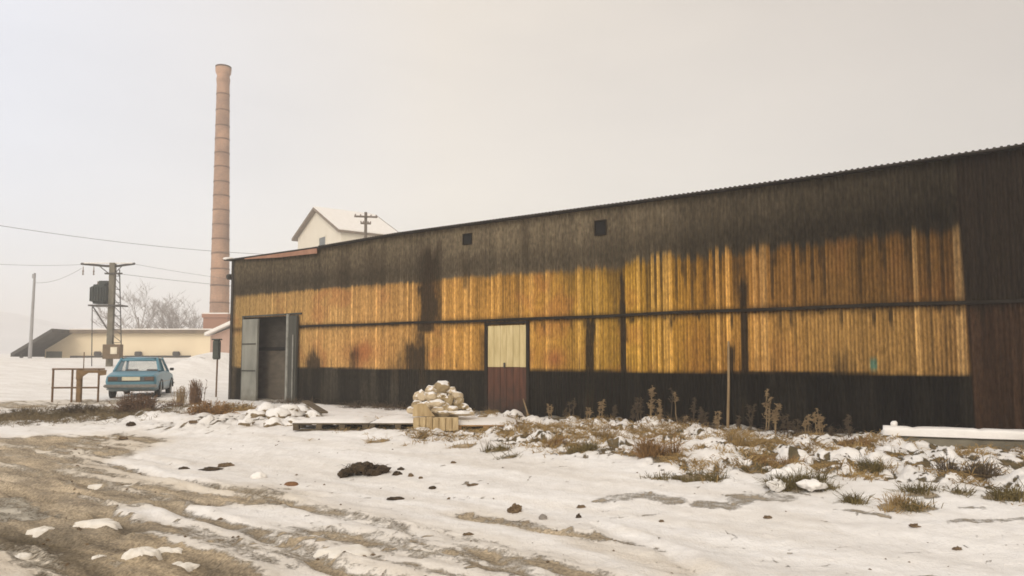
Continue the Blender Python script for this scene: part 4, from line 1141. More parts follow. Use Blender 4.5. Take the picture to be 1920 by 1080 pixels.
# ------------------------------------------------------------------ blue car
def car():
    hx = R(17)
    rr = at(296, 700, 25.0)
    rear_r = Vector((rr.x, 25.0, 0))
    right = Vector((math.cos(hx), math.sin(hx), 0)); fwd = Vector((-math.sin(hx), math.cos(hx), 0))
    c = rear_r-right*0.80
    gz = H(c.x, c.y)
    gz = 1.6-(748-675)/F*25.0
    t = empty('parked_car', (c.x, c.y, gz), hx, 'light blue old saloon car parked in the snow, seen from behind', 'car')
    # body stations: y, half width, z bottom, z top
    st = [(0.0, .70, .42, .775), (0.04, .765, .34, .81), (0.25, .79, .27, .85), (0.62, .80, .25, .90), (1.0, .80, .24, .93), (1.6, .80, .23, .925), (2.6, .80, .23, .915), (3.1, .80, .24, .89), (3.8, .785, .26, .83), (4.12, .75, .32, .78), (4.18, .68, .42, .72)]
    b = MB(); vs = []; fs = []; n = 10
    for y, w, zb, zt in st:
        m_ = zb+(zt-zb)*0.55
        for x, z in ((-w*0.86, zb), (-w*0.97, zb+0.07), (-w, m_), (-w*0.965, zt-0.06), (-w*0.86, zt), (w*0.86, zt), (w*0.965, zt-0.06), (w, m_), (w*0.97, zb+0.07), (w*0.86, zb)):
            vs.append((x, y, z))
    for i in range(len(st)-1):
        for k in range(n):
            fs.append((i*n+k, i*n+(k+1) % n, (i+1)*n+(k+1) % n, (i+1)*n+k))
    fs += [tuple(range(n-1, -1, -1)), tuple(range((len(st)-1)*n, len(st)*n))]
    b.add(vs, fs); body = b.build('body', M['car_blue'], t)
    # roof and pillars
    zr = 1.385; bw, rw = .70, .56
    B = {'rl': (-bw, .96, .92), 'rr': (bw, .96, .92), 'fl': (-bw, 3.05, .885), 'fr': (bw, 3.05, .885)}
    T = {'rl': (-rw, 1.38, zr-.03), 'rr': (rw, 1.38, zr-.03), 'fl': (-rw, 2.52, zr-.02), 'fr': (rw, 2.52, zr-.02)}
    r = MB()
    prof = [(1.27, zr-.065), (1.38, zr-.015), (1.7, zr+.015), (2.2, zr+.015), (2.55, zr-.02), (2.66, zr-.07)]
    vs = []; fs = []
    for y, z in prof:
        for x, dz in ((-rw-.05, -.045), (-rw*.8, 0), (0, .012), (rw*.8, 0), (rw+.05, -.045), (rw*.8, -.05), (-rw*.8, -.05)): vs.append((x, y, z+dz))
    for i in range(len(prof)-1):
        for k in range(7): fs.append((i*7+k, i*7+(k+1) % 7, (i+1)*7+(k+1) % 7, (i+1)*7+k))
    fs += [tuple(range(6, -1, -1)), tuple(range(35, 42))]
    r.add(vs, fs); r.build('roof', M['car_blue'], t, smooth=True)
    for k in B: MB().tube([B[k], T[k]], [0.05, 0.04], 6).build('pillar', M['car_blue'], t)
    for sx in (-1, 1):
        MB().tube([(sx*bw, 1.40, .91), (sx*rw, 1.55, zr-.03)], .045, 6).build('pillar', M['car_blue'], t)
        MB().tube([(sx*bw, 1.95, .91), (sx*rw, 1.9, zr-.03)], .04, 6).build('pillar', M['car_blue'], t)
    def pane(name, q):
        MB().add(q, [(0, 1, 2, 3)]).build(name, M['glass'], t, fix=False)
    pane('rear_window', [B['rl'], B['rr'], T['rr'], T['rl']])
    pane('windscreen', [B['fl'], B['fr'], T['fr'], T['fl']])
    for sx, a_, b_ in ((-1, 'rl', 'fl'), (1, 'rr', 'fr')):
        pane('side_window', [B[a_], (sx*bw, 1.95, .91), (sx*rw, 1.9, zr-.03), T[a_]])
        pane('side_window', [(sx*bw, 1.95, .91), B[b_], T[b_], (sx*rw, 1.9, zr-.03)])
    # rubber seal round the rear window
    s_ = MB(); ql = [Vector(B['rl']), Vector(B['rr']), Vector(T['rr']), Vector(T['rl'])]
    for i in range(4): s_.tube([ql[i]+Vector((0, -.012, 0)), ql[(i+1) % 4]+Vector((0, -.012, 0))], .02, 5)
    s_.build('window_seal', M['trim_black'], t)
    # seats inside
    for sx in (-.33, .33): MB().bbox(sx-.24, sx+.24, 1.98, 2.14, .7, .98, .05, 2).build('seat', M['trim_black'], t)
    # tail
    MB().bbox(-.70, .70, -.015, .02, .59, .755, .01).build('tail_panel', M['grille_dark'], body)
    for sx in (-1, 1):
        MB().bbox(sx*.54-.14, sx*.54+.14, -.04, .0, .63, .75, .015).build('tail_lamp', M['lamp_red'], t)
    MB().bbox(-.27, .27, -.045, -.016, .625, .745, .005).build('number_plate', M['plate'], t)
    MB().bbox(-.80, .80, -.14, .02, .40, .50, .03, 2).build('bumper', M['chrome'], t)
    MB().bbox(-.78, .78, 4.14, 4.28, .38, .48, .03, 2).build('bumper', M['chrome'], t)
    MB().bbox(-.6, .6, 4.17, 4.2, .52, .68, .01).build('front_panel', M['trim_black'], t)
    for sx in (-1, 1):
        MB().bbox(sx*.5-.13, sx*.5+.13, 4.16, 4.22, .55, .68, .02).build('headlight', M['plate'], t)
        MB().bbox(sx*.86-.07, sx*.86+.07, 2.75, 2.82, .92, 1.02, .02).build('mirror', M['trim_black'], t)
        MB().box(sx*.797-.004, sx*.797+.006, .3, 3.9, .555, .585).build('side_trim', M['chrome'], t)
        for y in (.85, 3.3):
            w = empty('wheel', (sx*.70, y, .29)); w.parent = t
            ty = MB(); ty.tube([(-.08, 0, 0), (-.06, 0, 0), (.06, 0, 0), (.08, 0, 0)], [.25, .29, .29, .25], 20); ty.build('tyre', M['rubber'], w)
            MB().tube([(sx*.081, 0, 0), (sx*.09, 0, 0), (sx*.10, 0, 0)], [.17, .16, .05], 16).build('rim', M['hub'], w)
            ar = MB(); pts = [(sx*.795-sx*.70, math.cos(a)*.345, math.sin(a)*.345) for a in np.linspace(0.05, math.pi-0.05, 13)]
            ar.tube(pts, .028, 5); ar.build('wheel_arch', M['trim_black'], w)
car()

# ------------------------------------------------------------------ rusty frame left of the car
def rusty_frame():
    Y = 23.0
    p = at(100, 757, Y); gz = p.z
    t = empty('rusty_frame', (p.x, Y, gz-0.05), R(6), 'rusty brown pipe frame with uprights and rails standing left of the blue car', 'metal frame')
    def L(px, py): q = at(px, py, Y); return (q.x-p.x)/math.cos(R(6)), q.z-gz+0.05
    zt = L(100, 692)[1]; zm = L(100, 727)[1]
    for px in (100, 134, 181):
        x = L(px, 700)[0]; MB().tube([(x, 0, -0.2), (x, 0, zt)], 0.032, 8).build('upright', M['rust'], t)
    x = L(147, 700)[0]; MB().bbox(x-.075, x+.075, -.06, .06, -.2, zt-.02, .02).build('upright', M['rust_thick'], t)
    x0, x1 = L(99, 700)[0], L(192, 700)[0]
    for z in (zt, zm): MB().tube([(x0, -.035, z), (x1 if z == zt else L(181, 700)[0], -.035, z)], .026, 8).build('rail', M['rust'], t)
    xa, xb = L(143, 700)[0], L(193, 700)[0]
    g = MB(); g.prism([(xa, zt-.03), (xb+.06, zt-.03), (xb+.04, zt-.18), (xb-.12, zt-.20), (xb-.2, zt-.12), (xa+.35, zt-.12), (xa+.2, zt-.22), (xa+.13, zt-.32), (xa, zt-.32)], 'y', -.10, -.065)
    g.build('plate', M['rust_thick'], t)
    x = L(111, 680)[0]+0.22
    MB().tube([(L(151, 690)[0], 0.1, zt-.05), (L(151, 690)[0], .1, L(151, 660)[1])], .014, 6).build('rod', M['rust'], t)
rusty_frame()

# signpost by the warehouse corner
def sign_post():
    Y = 25.5
    p = at(405, 742, Y)
    t = empty('signpost', (p.x, Y, p.z-0.1), R(-20), 'thin post with a dark box on top near the warehouse left corner', 'signpost')
    def L(px, py): q = at(px, py, Y); return q.x-p.x, q.z-p.z+0.1
    MB().tube([(0, 0, -0.1), (0.02, 0, L(405, 650)[1])], .028, 8).build('post', M['rust'], t)
    x0, z1 = L(400, 638); x1, z0 = L(415, 674)
    MB().bbox(x0, x1, -.09, .03, z0, z1, .03, 2).build('box', M['sign_green'], t)
    MB().bbox(x0-.02, x1+.02, -.11, .05, z1+.002, z1+.05, .01).build('box_lid', M['sign_green'], t)
sign_post()

# stump-like post beside the car
def stump():
    Y = 21.8
    p = at(366, 752, Y); rnd = random.Random(4)
    b = MB()
    for i in range(150):
        q = Vector((rnd.gauss(0, .085), rnd.gauss(0, .07), -.1)); d = Vector((rnd.gauss(0, .10), rnd.gauss(0, .10), 1))
        hh = .72*rnd.uniform(.5, 1.0)
        b.tube([q, q+d*hh*.5, q+d*hh], [.010, .008, .004], 3, cap=False)
        for k in range(3): add_blade(b, q+d*hh*rnd.uniform(.3, 1), Vector((rnd.gauss(0, .5), rnd.gauss(0, .5), 1)), rnd.uniform(.05, .13), .008, rnd, .6)
    tag(b.build('dry_weed', M['stump'], loc=(p.x, Y, p.z), fix=False), 'upright red-brown clump of dead stalks right of the blue car', 'weed')
    Y = 22.2; p = at(340, 752, Y)
    b = MB()
    for i in range(90):
        q = Vector((rnd.gauss(0, .07), rnd.gauss(0, .06), -.1)); d = Vector((rnd.gauss(0, .13), rnd.gauss(0, .13), 1))
        hh = .55*rnd.uniform(.4, 1.0)
        b.tube([q, q+d*hh*.5, q+d*hh], [.008, .006, .003], 3, cap=False)
        for k in range(3): add_blade(b, q+d*hh*rnd.uniform(.3, 1), Vector((rnd.gauss(0, .6), rnd.gauss(0, .6), .8)), rnd.uniform(.05, .12), .007, rnd, .6)
    tag(b.build('dry_weed', M['weed'], loc=(p.x, Y, p.z), fix=False), 'shorter tan clump of dead stalks between the car and the red-brown clump', 'weed')

# ------------------------------------------------------------------ pallets, wooden box, stones
PR = -(math.pi/2-WA)*0.18
def pallet(pxa, pxb, py, label, m, depth=0.95, seed=0):
    a_ = at(pxa, py, 0.0+PALY); b_ = at(pxb, py, PALY)
    w = b_.x-a_.x; rnd = random.Random(seed)
    gz = H((a_.x+b_.x)/2, PALY)+0.015
    t = empty('pallet', (a_.x, PALY, gz), 0, label, 'pallet', 'pallets lying in the snow before the warehouse')
    hgt = 0.125
    d = MB()
    nb = 6
    for i in range(nb):
        y = i*depth/nb
        d.bbox(rnd.uniform(-.02, .01), w+rnd.uniform(-.01, .02), y+.01, y+depth/nb-.02, hgt-.025, hgt, .004)
    d.build('deck_boards', m, t)
    nblk = max(3, int(w/0.42)+1)
    for yy in (0.0, depth/2-.05, depth-.1):
        for i in range(nblk):
            x = i*(w-.11)/(nblk-1)
            MB().bbox(x, x+.11, yy, yy+.1, .012, hgt-.026, .004).build('block', m, t)
        MB().bbox(0, w, yy, yy+.1, -.012, .011, .003).build('bottom_board', m, t)
    s = MB()
    bm = bmesh.new()
    nx, ny = 36, 14
    vs = []
    for j in range(ny):
        for i in range(nx):
            x = w*(i/(nx-1)); y = 0.02+(depth+.05)*(j/(ny-1))
            e = min(i, nx-1-i, j+0.6, 5)/5
            z = hgt+.004+0.055*min(1, e*1.2)+0.03*mnoise.noise(Vector((x*2.5+seed*5, y*2.5, 0)))*min(1, e)
            if min(i, nx-1-i) == 0 or j == 0: z = hgt+.003
            vs.append((x+0.03*mnoise.noise(Vector((y*5, i, seed))), y, z))
    fs = [(j*nx+i, j*nx+i+1, (j+1)*nx+i+1, (j+1)*nx+i) for j in range(ny-1) for i in range(nx-1)]
    s.add(vs, fs); s.build('snow_cover', M['snow'], t, smooth=True, fix=False)
    return t, gz+hgt
PALY = 14.3
pallet(549, 690, 802, 'left snow-covered pallet, its dark blocks showing, below the grey gate', M['pallet'], seed=1)
pallet(692, 800, 806, 'middle pallet, mostly hidden by snow, left of the wooden box', M['pallet'], seed=2)
_, ptop = pallet(803, 968, 808, 'right pallet of newer wood under the stone heap', M['pallet_new'], seed=3, depth=1.3)

def wood_box():
    Y = PALY-0.12
    p = at(774, 808, Y); gz = p.z; x1 = at(860, 808, Y).x-p.x
    t = empty('wooden_box', (p.x, Y, gz), R(2), 'low pale wooden box of short upright boards before the stone heap', 'box')
    h = at(800, 781, Y).z-gz
    rnd = random.Random(3); nb = 7
    for i in range(nb):
        hh = h*rnd.uniform(.9, 1.04) - (0.03 if i > 4 else 0)
        MB().bbox(i*x1/nb+.006, (i+1)*x1/nb-.006, -.02+rnd.uniform(-.008, .008), .012, 0.0, hh, .006).build('board', M['box_wood'], t)
    MB().box(.02, x1-.02, .013, .30, .01, h*0.88).build('body', M['box_wood'], t)
    # leaning offcut plate
    d = at(778, 781, Y).x-p.x
    q = [(-.02, h*.98), (.0, h+.20), (.10, h+.24), (.22, h+.23), (.40, h*.98)]
    tag(MB().prism([(x, z-h*.0) for x, z in q], 'y', .10, .16).build('leaning_board', M['box_wood'], t), 'pale triangular offcut standing on the left of the box')
wood_box()

STONES = [  # px, py, rx px, ry px, depth offset, material, label
 (829, 726, 14, 11, .10, 'stone', 'topmost tan round stone crowning the heap'),
 (809, 731, 11, 8, .08, 'stone_pale', 'snow-dusted stone just left of the topmost stone'),
 (790, 743, 12, 11, .00, 'stone_pale', 'big pale round stone at the upper left of the heap'),
 (809, 744, 12, 8, -.06, 'stone_pale', 'pale egg-shaped stone right of the big round one'),
 (827, 744, 11, 8, -.04, 'stone', 'tan stone in the middle, straight under the topmost stone'),
 (846, 734, 9, 7, .10, 'stone_pale', 'small pale stone right of the topmost stone'),
 (857, 743, 10, 8, .06, 'stone_pale', 'pale cap stone at the upper right of the heap'),
 (842, 752, 9, 12, -.04, 'stone', 'upright tan block in the right half of the heap'),
 (860, 755, 10, 11, .02, 'stone', 'dark tan block at the right shoulder of the heap'),
 (819, 757, 16, 7, -.14, 'stone_pale', 'long flat snow-topped stone across the middle of the heap'),
 (783, 758, 11, 8, -.08, 'stone', 'tan stone under the big pale round stone'),
 (772, 769, 9, 7, -.06, 'stone_pale', 'small stone at the left foot of the heap'),
 (800, 761, 11, 8, -.14, 'stone_pale', 'pale stone behind the leaning offcut'),
 (822, 768, 12, 7, -.22, 'stone_pale', 'snowy stone low in the middle of the heap'),
 (836, 764, 9, 7, -.20, 'stone', 'brown wedge stone low in the middle of the heap'),
 (848, 767, 11, 6, -.20, 'stone_pale', 'flat pale stone above the long slab'),
 (870, 763, 9, 6, -.06, 'stone', 'small tan stone at the right edge of the heap'),
 (862, 775, 26, 5, -.24, 'stone_pale', 'long flat snow-topped slab at the right foot of the heap'),
 (832, 775, 11, 5, -.28, 'stone', 'brown stone at the foot of the heap, left of the slab'),
 (786, 772, 9, 7, -.16, 'stone_pale', 'pale stone at the left foot of the heap beside the offcut'),
 (880, 771, 6, 5, -.10, 'stone', 'smallest stone at the far right foot of the heap'),
 (820, 770, 18, 16, .34, 'stone', 'covered stone at the lower middle back of the heap'),
 (845, 770, 18, 16, .34, 'stone', 'covered stone at the lower right back of the heap'),
 (797, 772, 15, 14, .30, 'stone', 'covered stone at the lower left back of the heap'),
 (827, 748, 15, 14, .30, 'stone', 'covered stone just behind the topmost stone of the heap'),
]
for i, (px, py, rx, ry, dy, mk, lb) in enumerate(STONES):
    Y = PALY+0.72+dy
    p = at(px, py, Y); k = Y/F
    b = MB().blob((0, 0, 0), (rx*k*1.06, (rx+ry)/2*k*1.1, ry*k*1.1), i+1, 0.5 if i % 3 else 0.36, 2 if i % 3 else 3, 1.7)
    o = b.build('stone', M[mk], loc=p, rot=(0, 0, random.uniform(0, .4)), smooth=(i % 3 == 0))
    tag(o, lb, 'stone', 'stones heaped on the right pallet')

# long snowy beam at the right edge
def beam():
    a_ = at(1658, 838, 11.7); b_ = at(2080, 862, 10.6)
    d = Vector((b_.x-a_.x, b_.y-a_.y, 0)); ln = d.length+1.5; rz = math.atan2(d.y, d.x)
    z0 = a_.z-0.06
    t = empty('concrete_beam', (a_.x, a_.y, z0), rz, 'long grey beam with a thick white snow cap lying before the wall at right', 'beam')
    h = at(1658, 816, 11.7).z-z0
    MB().bbox(0, ln, 0, .34, -.1, h, .03, 2).build('beam', M['concrete'], t)
    vs = []; n = 60
    prof = [(-.025, h+.0), (-.03, h+.085), (-.012, h+.125), (.08, h+.135), (.24, h+.135), (.345, h+.10), (.35, h)]
    for i in range(n):
        x = -.02+ln*i/(n-1)
        for j, (y, z) in enumerate(prof):
            nn = mnoise.noise(Vector((x*1.8, j*.5, 2)))*.02-.016*max(0, 1-abs((x*1.15)%1-.5)*18)+mnoise.noise(Vector((x*6, j*.9, 7)))*.008
            vs.append((x+(0.02*j if i == 0 else 0)*0.3, y+nn, max(z+nn*(1 if 0 < j < 6 else 0), h+.003)))
    m_ = len(prof)
    fs = [(i*m_+j, i*m_+j+1, (i+1)*m_+j+1, (i+1)*m_+j) for i in range(n-1) for j in range(m_-1)]
    fs += [tuple(range(m_)), tuple(range((n-1)*m_, n*m_))]
    MB().add(vs, fs).build('snow_cap', M['snow'], t, smooth=True)
    MB().blob((.16, .16, h+.17), (.05, .05, .05), 5, .3, 2).build('snow_clod', M['snow'], t, smooth=True)
beam()

# stake leaning on the wall
def stake():
    p = wall_hit(1366, 640, 0.03); q = wall_hit(1364, 795, 0.30)
    q.z = H(q.x, q.y)-0.05
    b = MB(); d = p-q
    b.tube([(0, 0, 0), d*0.5+Vector((.01, 0, 0)), d], [.028, .025, .02], 7)
    tag(b.build('stake', M['weed'], loc=q), 'tall pale wooden stake leaning against the black foot of the wall', 'stake')
    p = wall_hit(981, 748, 0.06); q = wall_hit(992, 772, 0.2); q.z = H(q.x, q.y)-.03
    b = MB(); b.tube([(0, 0, 0), p-q], [.022, .015], 6)
    tag(b.build('stick', M['weed'], loc=q), 'short pale stick propped beside the small door', 'stick')
stake()

# ------------------------------------------------------------------ plants
def add_blade(mb, p, d, ln, w, rnd, bend=0.5):
    d = d.normalized(); side = d.cross(Vector((rnd.uniform(-1, 1), rnd.uniform(-1, 1), rnd.uniform(-.3, .3))))
    if side.length < 1e-3: side = Vector((1, 0, 0))
    side.normalize(); side *= w
    out = Vector((d.x, d.y, 0))
    p1 = p+d*ln*.55; p2 = p+d*ln+out*ln*bend*.4-Vector((0, 0, ln*bend*.35))
    mb.add([p-side, p+side, p1+side*.75, p1-side*.75, p2], [(0, 1, 2, 3), (3, 2, 4)])

def tuft(loc, r, h, n, m, label, seed, name='grass_tuft', lean=(0, 0), snowy=0, cat='grass tuft', group='dry grass tufts on the snowy bank', spread=0.9):
    rnd = random.Random(seed); mb = MB()
    subs = [(rnd.uniform(-1, 1)*r*.8, rnd.uniform(-1, 1)*r*.55, rnd.uniform(.55, 1.15), rnd.uniform(.3, 1)) for _ in range(max(4, int(r*26)))]
    for i in range(int(n*2.2)):
        sx_, sy_, sh, sw = rnd.choice(subs)
        a = rnd.uniform(0, 2*math.pi); rr = abs(rnd.gauss(0, .045))*(.5+sw)
        p = Vector((sx_+rr*math.cos(a), sy_+rr*math.sin(a), -.05))
        t = abs(rnd.gauss(0, .5))*spread
        d = Vector((math.cos(a)*math.sin(t)+lean[0]+rnd.gauss(0, .1), math.sin(a)*math.sin(t)+lean[1], math.cos(t)))
        add_blade(mb, p, d, (h*1.15+.05)*sh*rnd.uniform(.35, 1.0), rnd.uniform(.0025, .006), rnd, rnd.uniform(.3, 1.6))
        if rnd.random() < .10:
            q = p+d*h*sh*rnd.uniform(.2, .6); mb.tube([q, q+Vector((rnd.gauss(0, .08), rnd.gauss(0, .08), rnd.uniform(.02, .12)))], [.004, .002], 3, cap=False)
    o = mb.build(name, m, loc=loc, fix=False)
    if snowy > 2:
        for i in range(snowy):
            a = rnd.uniform(0, 2*math.pi)
            MB().blob((math.cos(a)*r*.8, math.sin(a)*r*.6-.05, h*rnd.uniform(.05, .3)), (rnd.uniform(.07, .15), rnd.uniform(.07, .12), rnd.uniform(.05, .08)), seed+i, .7, 3).build('snow_pad', M['snow'], o, smooth=True)
    return tag(o, label, cat, group)

def weed(loc, h, label, m, seed, head=.5, branches=7, group='dry weeds along the wall foot', stems=1, cat='weed'):
    rnd = random.Random(seed); mb = MB()
    for s_ in range(stems):
        base = Vector((rnd.uniform(-.06, .06)*s_, rnd.uniform(-.04, .04)*s_, -.05))
        ln = Vector((rnd.uniform(-.12, .12), rnd.uniform(-.1, .1), 1)).normalized()
        hh = h*rnd.uniform(.75, 1) if s_ else h
        pts = [base+ln*hh*k/5+Vector((rnd.uniform(-.01, .01), rnd.uniform(-.01, .01), 0)) for k in range(6)]
        mb.tube(pts, [.011, .010, .009, .007, .006, .004], 5)
        for b in range(branches):
            f = rnd.uniform(1-head, 1.0); p = base+ln*hh*f
            a = rnd.uniform(0, 2*math.pi); t = rnd.uniform(.3, .8)
            d = Vector((math.cos(a)*math.sin(t), math.sin(a)*math.sin(t), math.cos(t)))
            bl = hh*rnd.uniform(.10, .26)*(1.25-f*.6)
            q = p+d*bl; mb.tube([p, p+d*bl*.5+Vector((0, 0, .01)), q], [.005, .004, .003], 4, cap=False)
            for k in range(9):
                c = p+d*bl*rnd.uniform(.2, 1.05)
                add_blade(mb, c, Vector((rnd.uniform(-1, 1), rnd.uniform(-1, 1), rnd.uniform(-.3, 1))), rnd.uniform(.025, .06), rnd.uniform(.004, .011), rnd, .6)
    return tag(mb.build('dry_weed', m, loc=loc, fix=False), label, cat, group)

def wall_foot(px, off):
    p = wall_hit(px, 790, off); p.z = H(p.x, p.y); return p
weeds = [(1220, .5, .66, 'weed', .75, 16, 2, 'thick tan seed-headed weed, the bushiest along the black wall foot'),
         (1258, .35, .62, 'weed_dark', .5, 6, 1, 'thin dark weed just right of the bushy tan weed'),
         (1270, .45, .60, 'weed', .3, 4, 1, 'single pale stalk between the bushy tan weed and the stake'),
         (1187, .5, .40, 'weed_dark', .6, 9, 2, 'short brown weed left of the bushy tan weed'),
         (1150, .4, .34, 'weed_dark', .6, 8, 2, 'low dark weed in front of the wide tar streak'),
         (1100, .4, .32, 'weed', .5, 6, 2, 'low tan weed right of the small door'),
         (1320, .5, .42, 'weed_dark', .8, 14, 3, 'sprawling brown weed left of the leaning stake'),
         (1345, .6, .36, 'weed', .8, 12, 2, 'low tan weed at the foot of the leaning stake'),
         (1382, .5, .36, 'weed_dark', .7, 10, 2, 'dark weed just right of the leaning stake'),
         (1436, .6, .72, 'weed', .7, 10, 2, 'tall thin weed with forked top left of the pale plume'),
         (1452, .7, .62, 'weed', .5, 14, 2, 'pale plume-topped weed halfway between stake and beam'),
         (1492, .5, .40, 'weed_dark', .7, 9, 2, 'brown weed right of the pale plume-topped weed'),
         (1515, .6, .36, 'weed', .6, 8, 2, 'low pale weed midway to the snowy beam'),
         (1060, .4, .26, 'weed_dark', .6, 7, 2, 'small dark weed against the wall near the small door'),
         (1285, .6, .28, 'weed', .6, 8, 2, 'low pale weed right of the single pale stalk'),
         (1560, .5, .26, 'weed_dark', .6, 7, 2, 'small dark weed at the wall left of the teal smear'),
         (1128, .8, .48, 'weed', .5, 9, 2, 'slim tan weed left of the low dark weed before the wide tar streak'),
         (1202, .9, .52, 'weed_dark', .7, 12, 3, 'dark branching weed just left of the bushy tan weed'),
         (1240, 1.0, .46, 'weed', .6, 10, 2, 'pale loose weed just right of the bushy tan weed'),
         (1300, .3, .55, 'weed_dark', .5, 7, 2, 'thin dark stalks midway from the bushy tan weed to the stake'),
         (1408, .4, .58, 'weed_dark', .6, 10, 2, 'dark upright weed before the narrow tar streak'),
         (1470, .5, .50, 'weed_dark', .6, 10, 2, 'dark weed close to the right of the pale plume-topped weed'),
         (1538, .8, .44, 'weed', .7, 11, 3, 'tangled tan weed left of the small dark weed by the teal smear'),
         (1590, .9, .40, 'weed_dark', .7, 10, 2, 'dark weed between the tangled tan weed and the snowy beam'),
         (1030, .6, .36, 'weed', .6, 8, 2, 'tan weed growing right beside the small door'),
         (1075, .7, .40, 'weed_dark', .6, 9, 2, 'dark weed between the small door and the slim tan weed')]
for i, (px, off, h, mk, head, br, stems, lb) in enumerate(weeds):
    weed(wall_foot(px, off), h, lb, M[mk], 100+i, head, br, stems=stems)

for i, (px, py, r, h, n, mk, lb, sn) in enumerate(tufts):
    tuft(G(px, py), r, h, n, M[mk], lb, 300+i, snowy=sn)

stump()

def bush(px, py, Y, r, h, n, m, label, seed):
    rnd = random.Random(seed); mb = MB(); p = at(px, py, Y)
    for i in range(n):
        a = rnd.uniform(0, 2*math.pi); t = rnd.uniform(0, 1.05)
        d = Vector((math.cos(a)*math.sin(t), math.sin(a)*math.sin(t)*.8, math.cos(t)))
        b = Vector((rnd.uniform(-r, r)*.5, rnd.uniform(-r, r)*.3, -.1)); ln = h*rnd.uniform(.5, 1.1)
        q = b+d*ln; mb.tube([b, b+d*ln*.5+Vector((0, 0, .03)), q], [.008, .006, .003], 3, cap=False)
        for k in range(5):
            add_blade(mb, b+d*ln*rnd.uniform(.35, 1), Vector((rnd.uniform(-1, 1), rnd.uniform(-1, 1), rnd.uniform(-.1, 1))), rnd.uniform(.06, .16), rnd.uniform(.005, .012), rnd, .5)
    tag(mb.build('dry_bush', m, loc=p, fix=False), label, 'bush', 'dead brush in front of the car')
bush(256, 776, 19.8, .7, .66, 330, M['bush'], 'brown leafless bush growing right in front of the blue car', 1)
bush(395, 782, 18.6, .75, .48, 330, M['straw_red'], 'rusty brush between the tan stump and the grey gate', 2)
bush(445, 774, 19.6, .75, .34, 260, M['straw'], 'low straw-coloured brush before the warehouse corner', 3)
bush(150, 780, 19.6, .8, .40, 260, M['weed_dark'], 'dark brush at the foot of the rusty frame', 4)
bush(60, 778, 20.4, .8, .25, 170, M['weed_dark'], 'low dark brush near the left edge of the photo', 5)
bush(330, 768, 21.0, .45, .32, 120, M['bush'], 'small brown bush right of the car rear wheel', 6)

# uncountable dead grass: the bank, the strip in front of the car and the wall foot
def grass_stuff():
    rnd = random.Random(99); mb = MB()
    rng = np.random.default_rng(5)
    def scatter(N, xr, yr, fn, mbld, hmin, hmax):
        X = rng.uniform(xr[0], xr[1], N); Y = rng.uniform(yr[0], yr[1], N)
        f = fields(X, Y); keep = fn(X, Y, f) > rng.uniform(0, 1, N)
        for x, y, z in zip(X[keep], Y[keep], f['h'][keep]):
            for k in range(3):
                d = Vector((rnd.uniform(-.9, .9), rnd.uniform(-.9, .9), rnd.uniform(.25, 1)))
                add_blade(mbld, Vector((x+rnd.uniform(-.03, .03), y+rnd.uniform(-.03, .03), z-.01)), d, rnd.uniform(hmin, hmax), rnd.uniform(.003, .007), rnd, .8)
    def bankd(X, Y, f):
        pt = fbm(X*1.8, Y*1.8, 404, 3)
        return f['rough']*sstep(.46, .64, pt)*(f['s'] > .25)*.9
    scatter(62000, (-4, 9.5), (6, 18), bankd, mb, .05, .20)
    o = mb.build('bank_grass', M['straw'], fix=False)
    tag(o, 'sparse dead grass poking through the snow along the bank', kind='stuff')
    mb = MB()
    def foot(X, Y, f): return ((f['s'] > .05) & (f['s'] < .7) & (X > -8)).astype(float)*sstep(.45, .6, fbm(X*1.2, Y*1.2, 77, 2))*.7
    scatter(42000, (-8, 10), (7, 24), foot, mb, .10, .42)
    o = mb.build('wall_foot_grass', M['weed_dark'], fix=False)
    tag(o, 'dark dead grass along the foot of the warehouse wall', kind='stuff')
    mb = MB()
    def strip(X, Y, f): return np.exp(-((X+15)/6.2)**4)*np.exp(-((Y-19.3)/1.25)**2)*(0.45+0.55*sstep(.4, .6, fbm(X, Y, 9, 2)))
    scatter(19000, (-23, -7.5), (16.5, 22), strip, mb, .10, .30)
    o = mb.build('verge_grass', M['verge_grass'], fix=False)
    tag(o, 'dark matted dead grass strip in front of the car', kind='stuff')
def litter():
    rng = np.random.default_rng(12); rnd = random.Random(12); mb = MB()
    X = rng.uniform(-9, 9, 9000); Y = 4.6+10*rng.uniform(0, 1, 9000)**1.3
    f = fields(X, Y)
    keep = (f['s'] > 0.3) & (rng.uniform(0, 1, X.size) < 0.012+0.4*f['rough']+0.08*f['mud']+0.03*(fbm(X*.8, Y*.8, 66, 3) > .56))
    for x, y, z in zip(X[keep], Y[keep], f['h'][keep]):
        r = abs(rnd.gauss(.005, .007))+.003
        a = rnd.uniform(0, 6.28); c = Vector((x, y, z+r*.15)); u = Vector((math.cos(a), math.sin(a), rnd.uniform(-.2, .3)))*r*rnd.uniform(1, 2.4); v = Vector((-math.sin(a), math.cos(a), rnd.uniform(-.2, .3)))*r; w = Vector((0, 0, r*.8))
        mb.add([c-u, c+v, c+u, c-v, c+w, c-w], [(0, 1, 4), (1, 2, 4), (2, 3, 4), (3, 0, 4), (1, 0, 5), (2, 1, 5), (3, 2, 5), (0, 3, 5)])
    tag(mb.build('ground_litter', M['clod'], fix=False), 'tiny scattered crumbs of soil and chips on the snow', kind='stuff')
litter()
M['verge_grass'] = mat('matted_dead_grass', (0.27, 0.205, 0.115), (0.10, 0.08, 0.042), 0.9, 1.5, 0.9, 0)
grass_stuff()

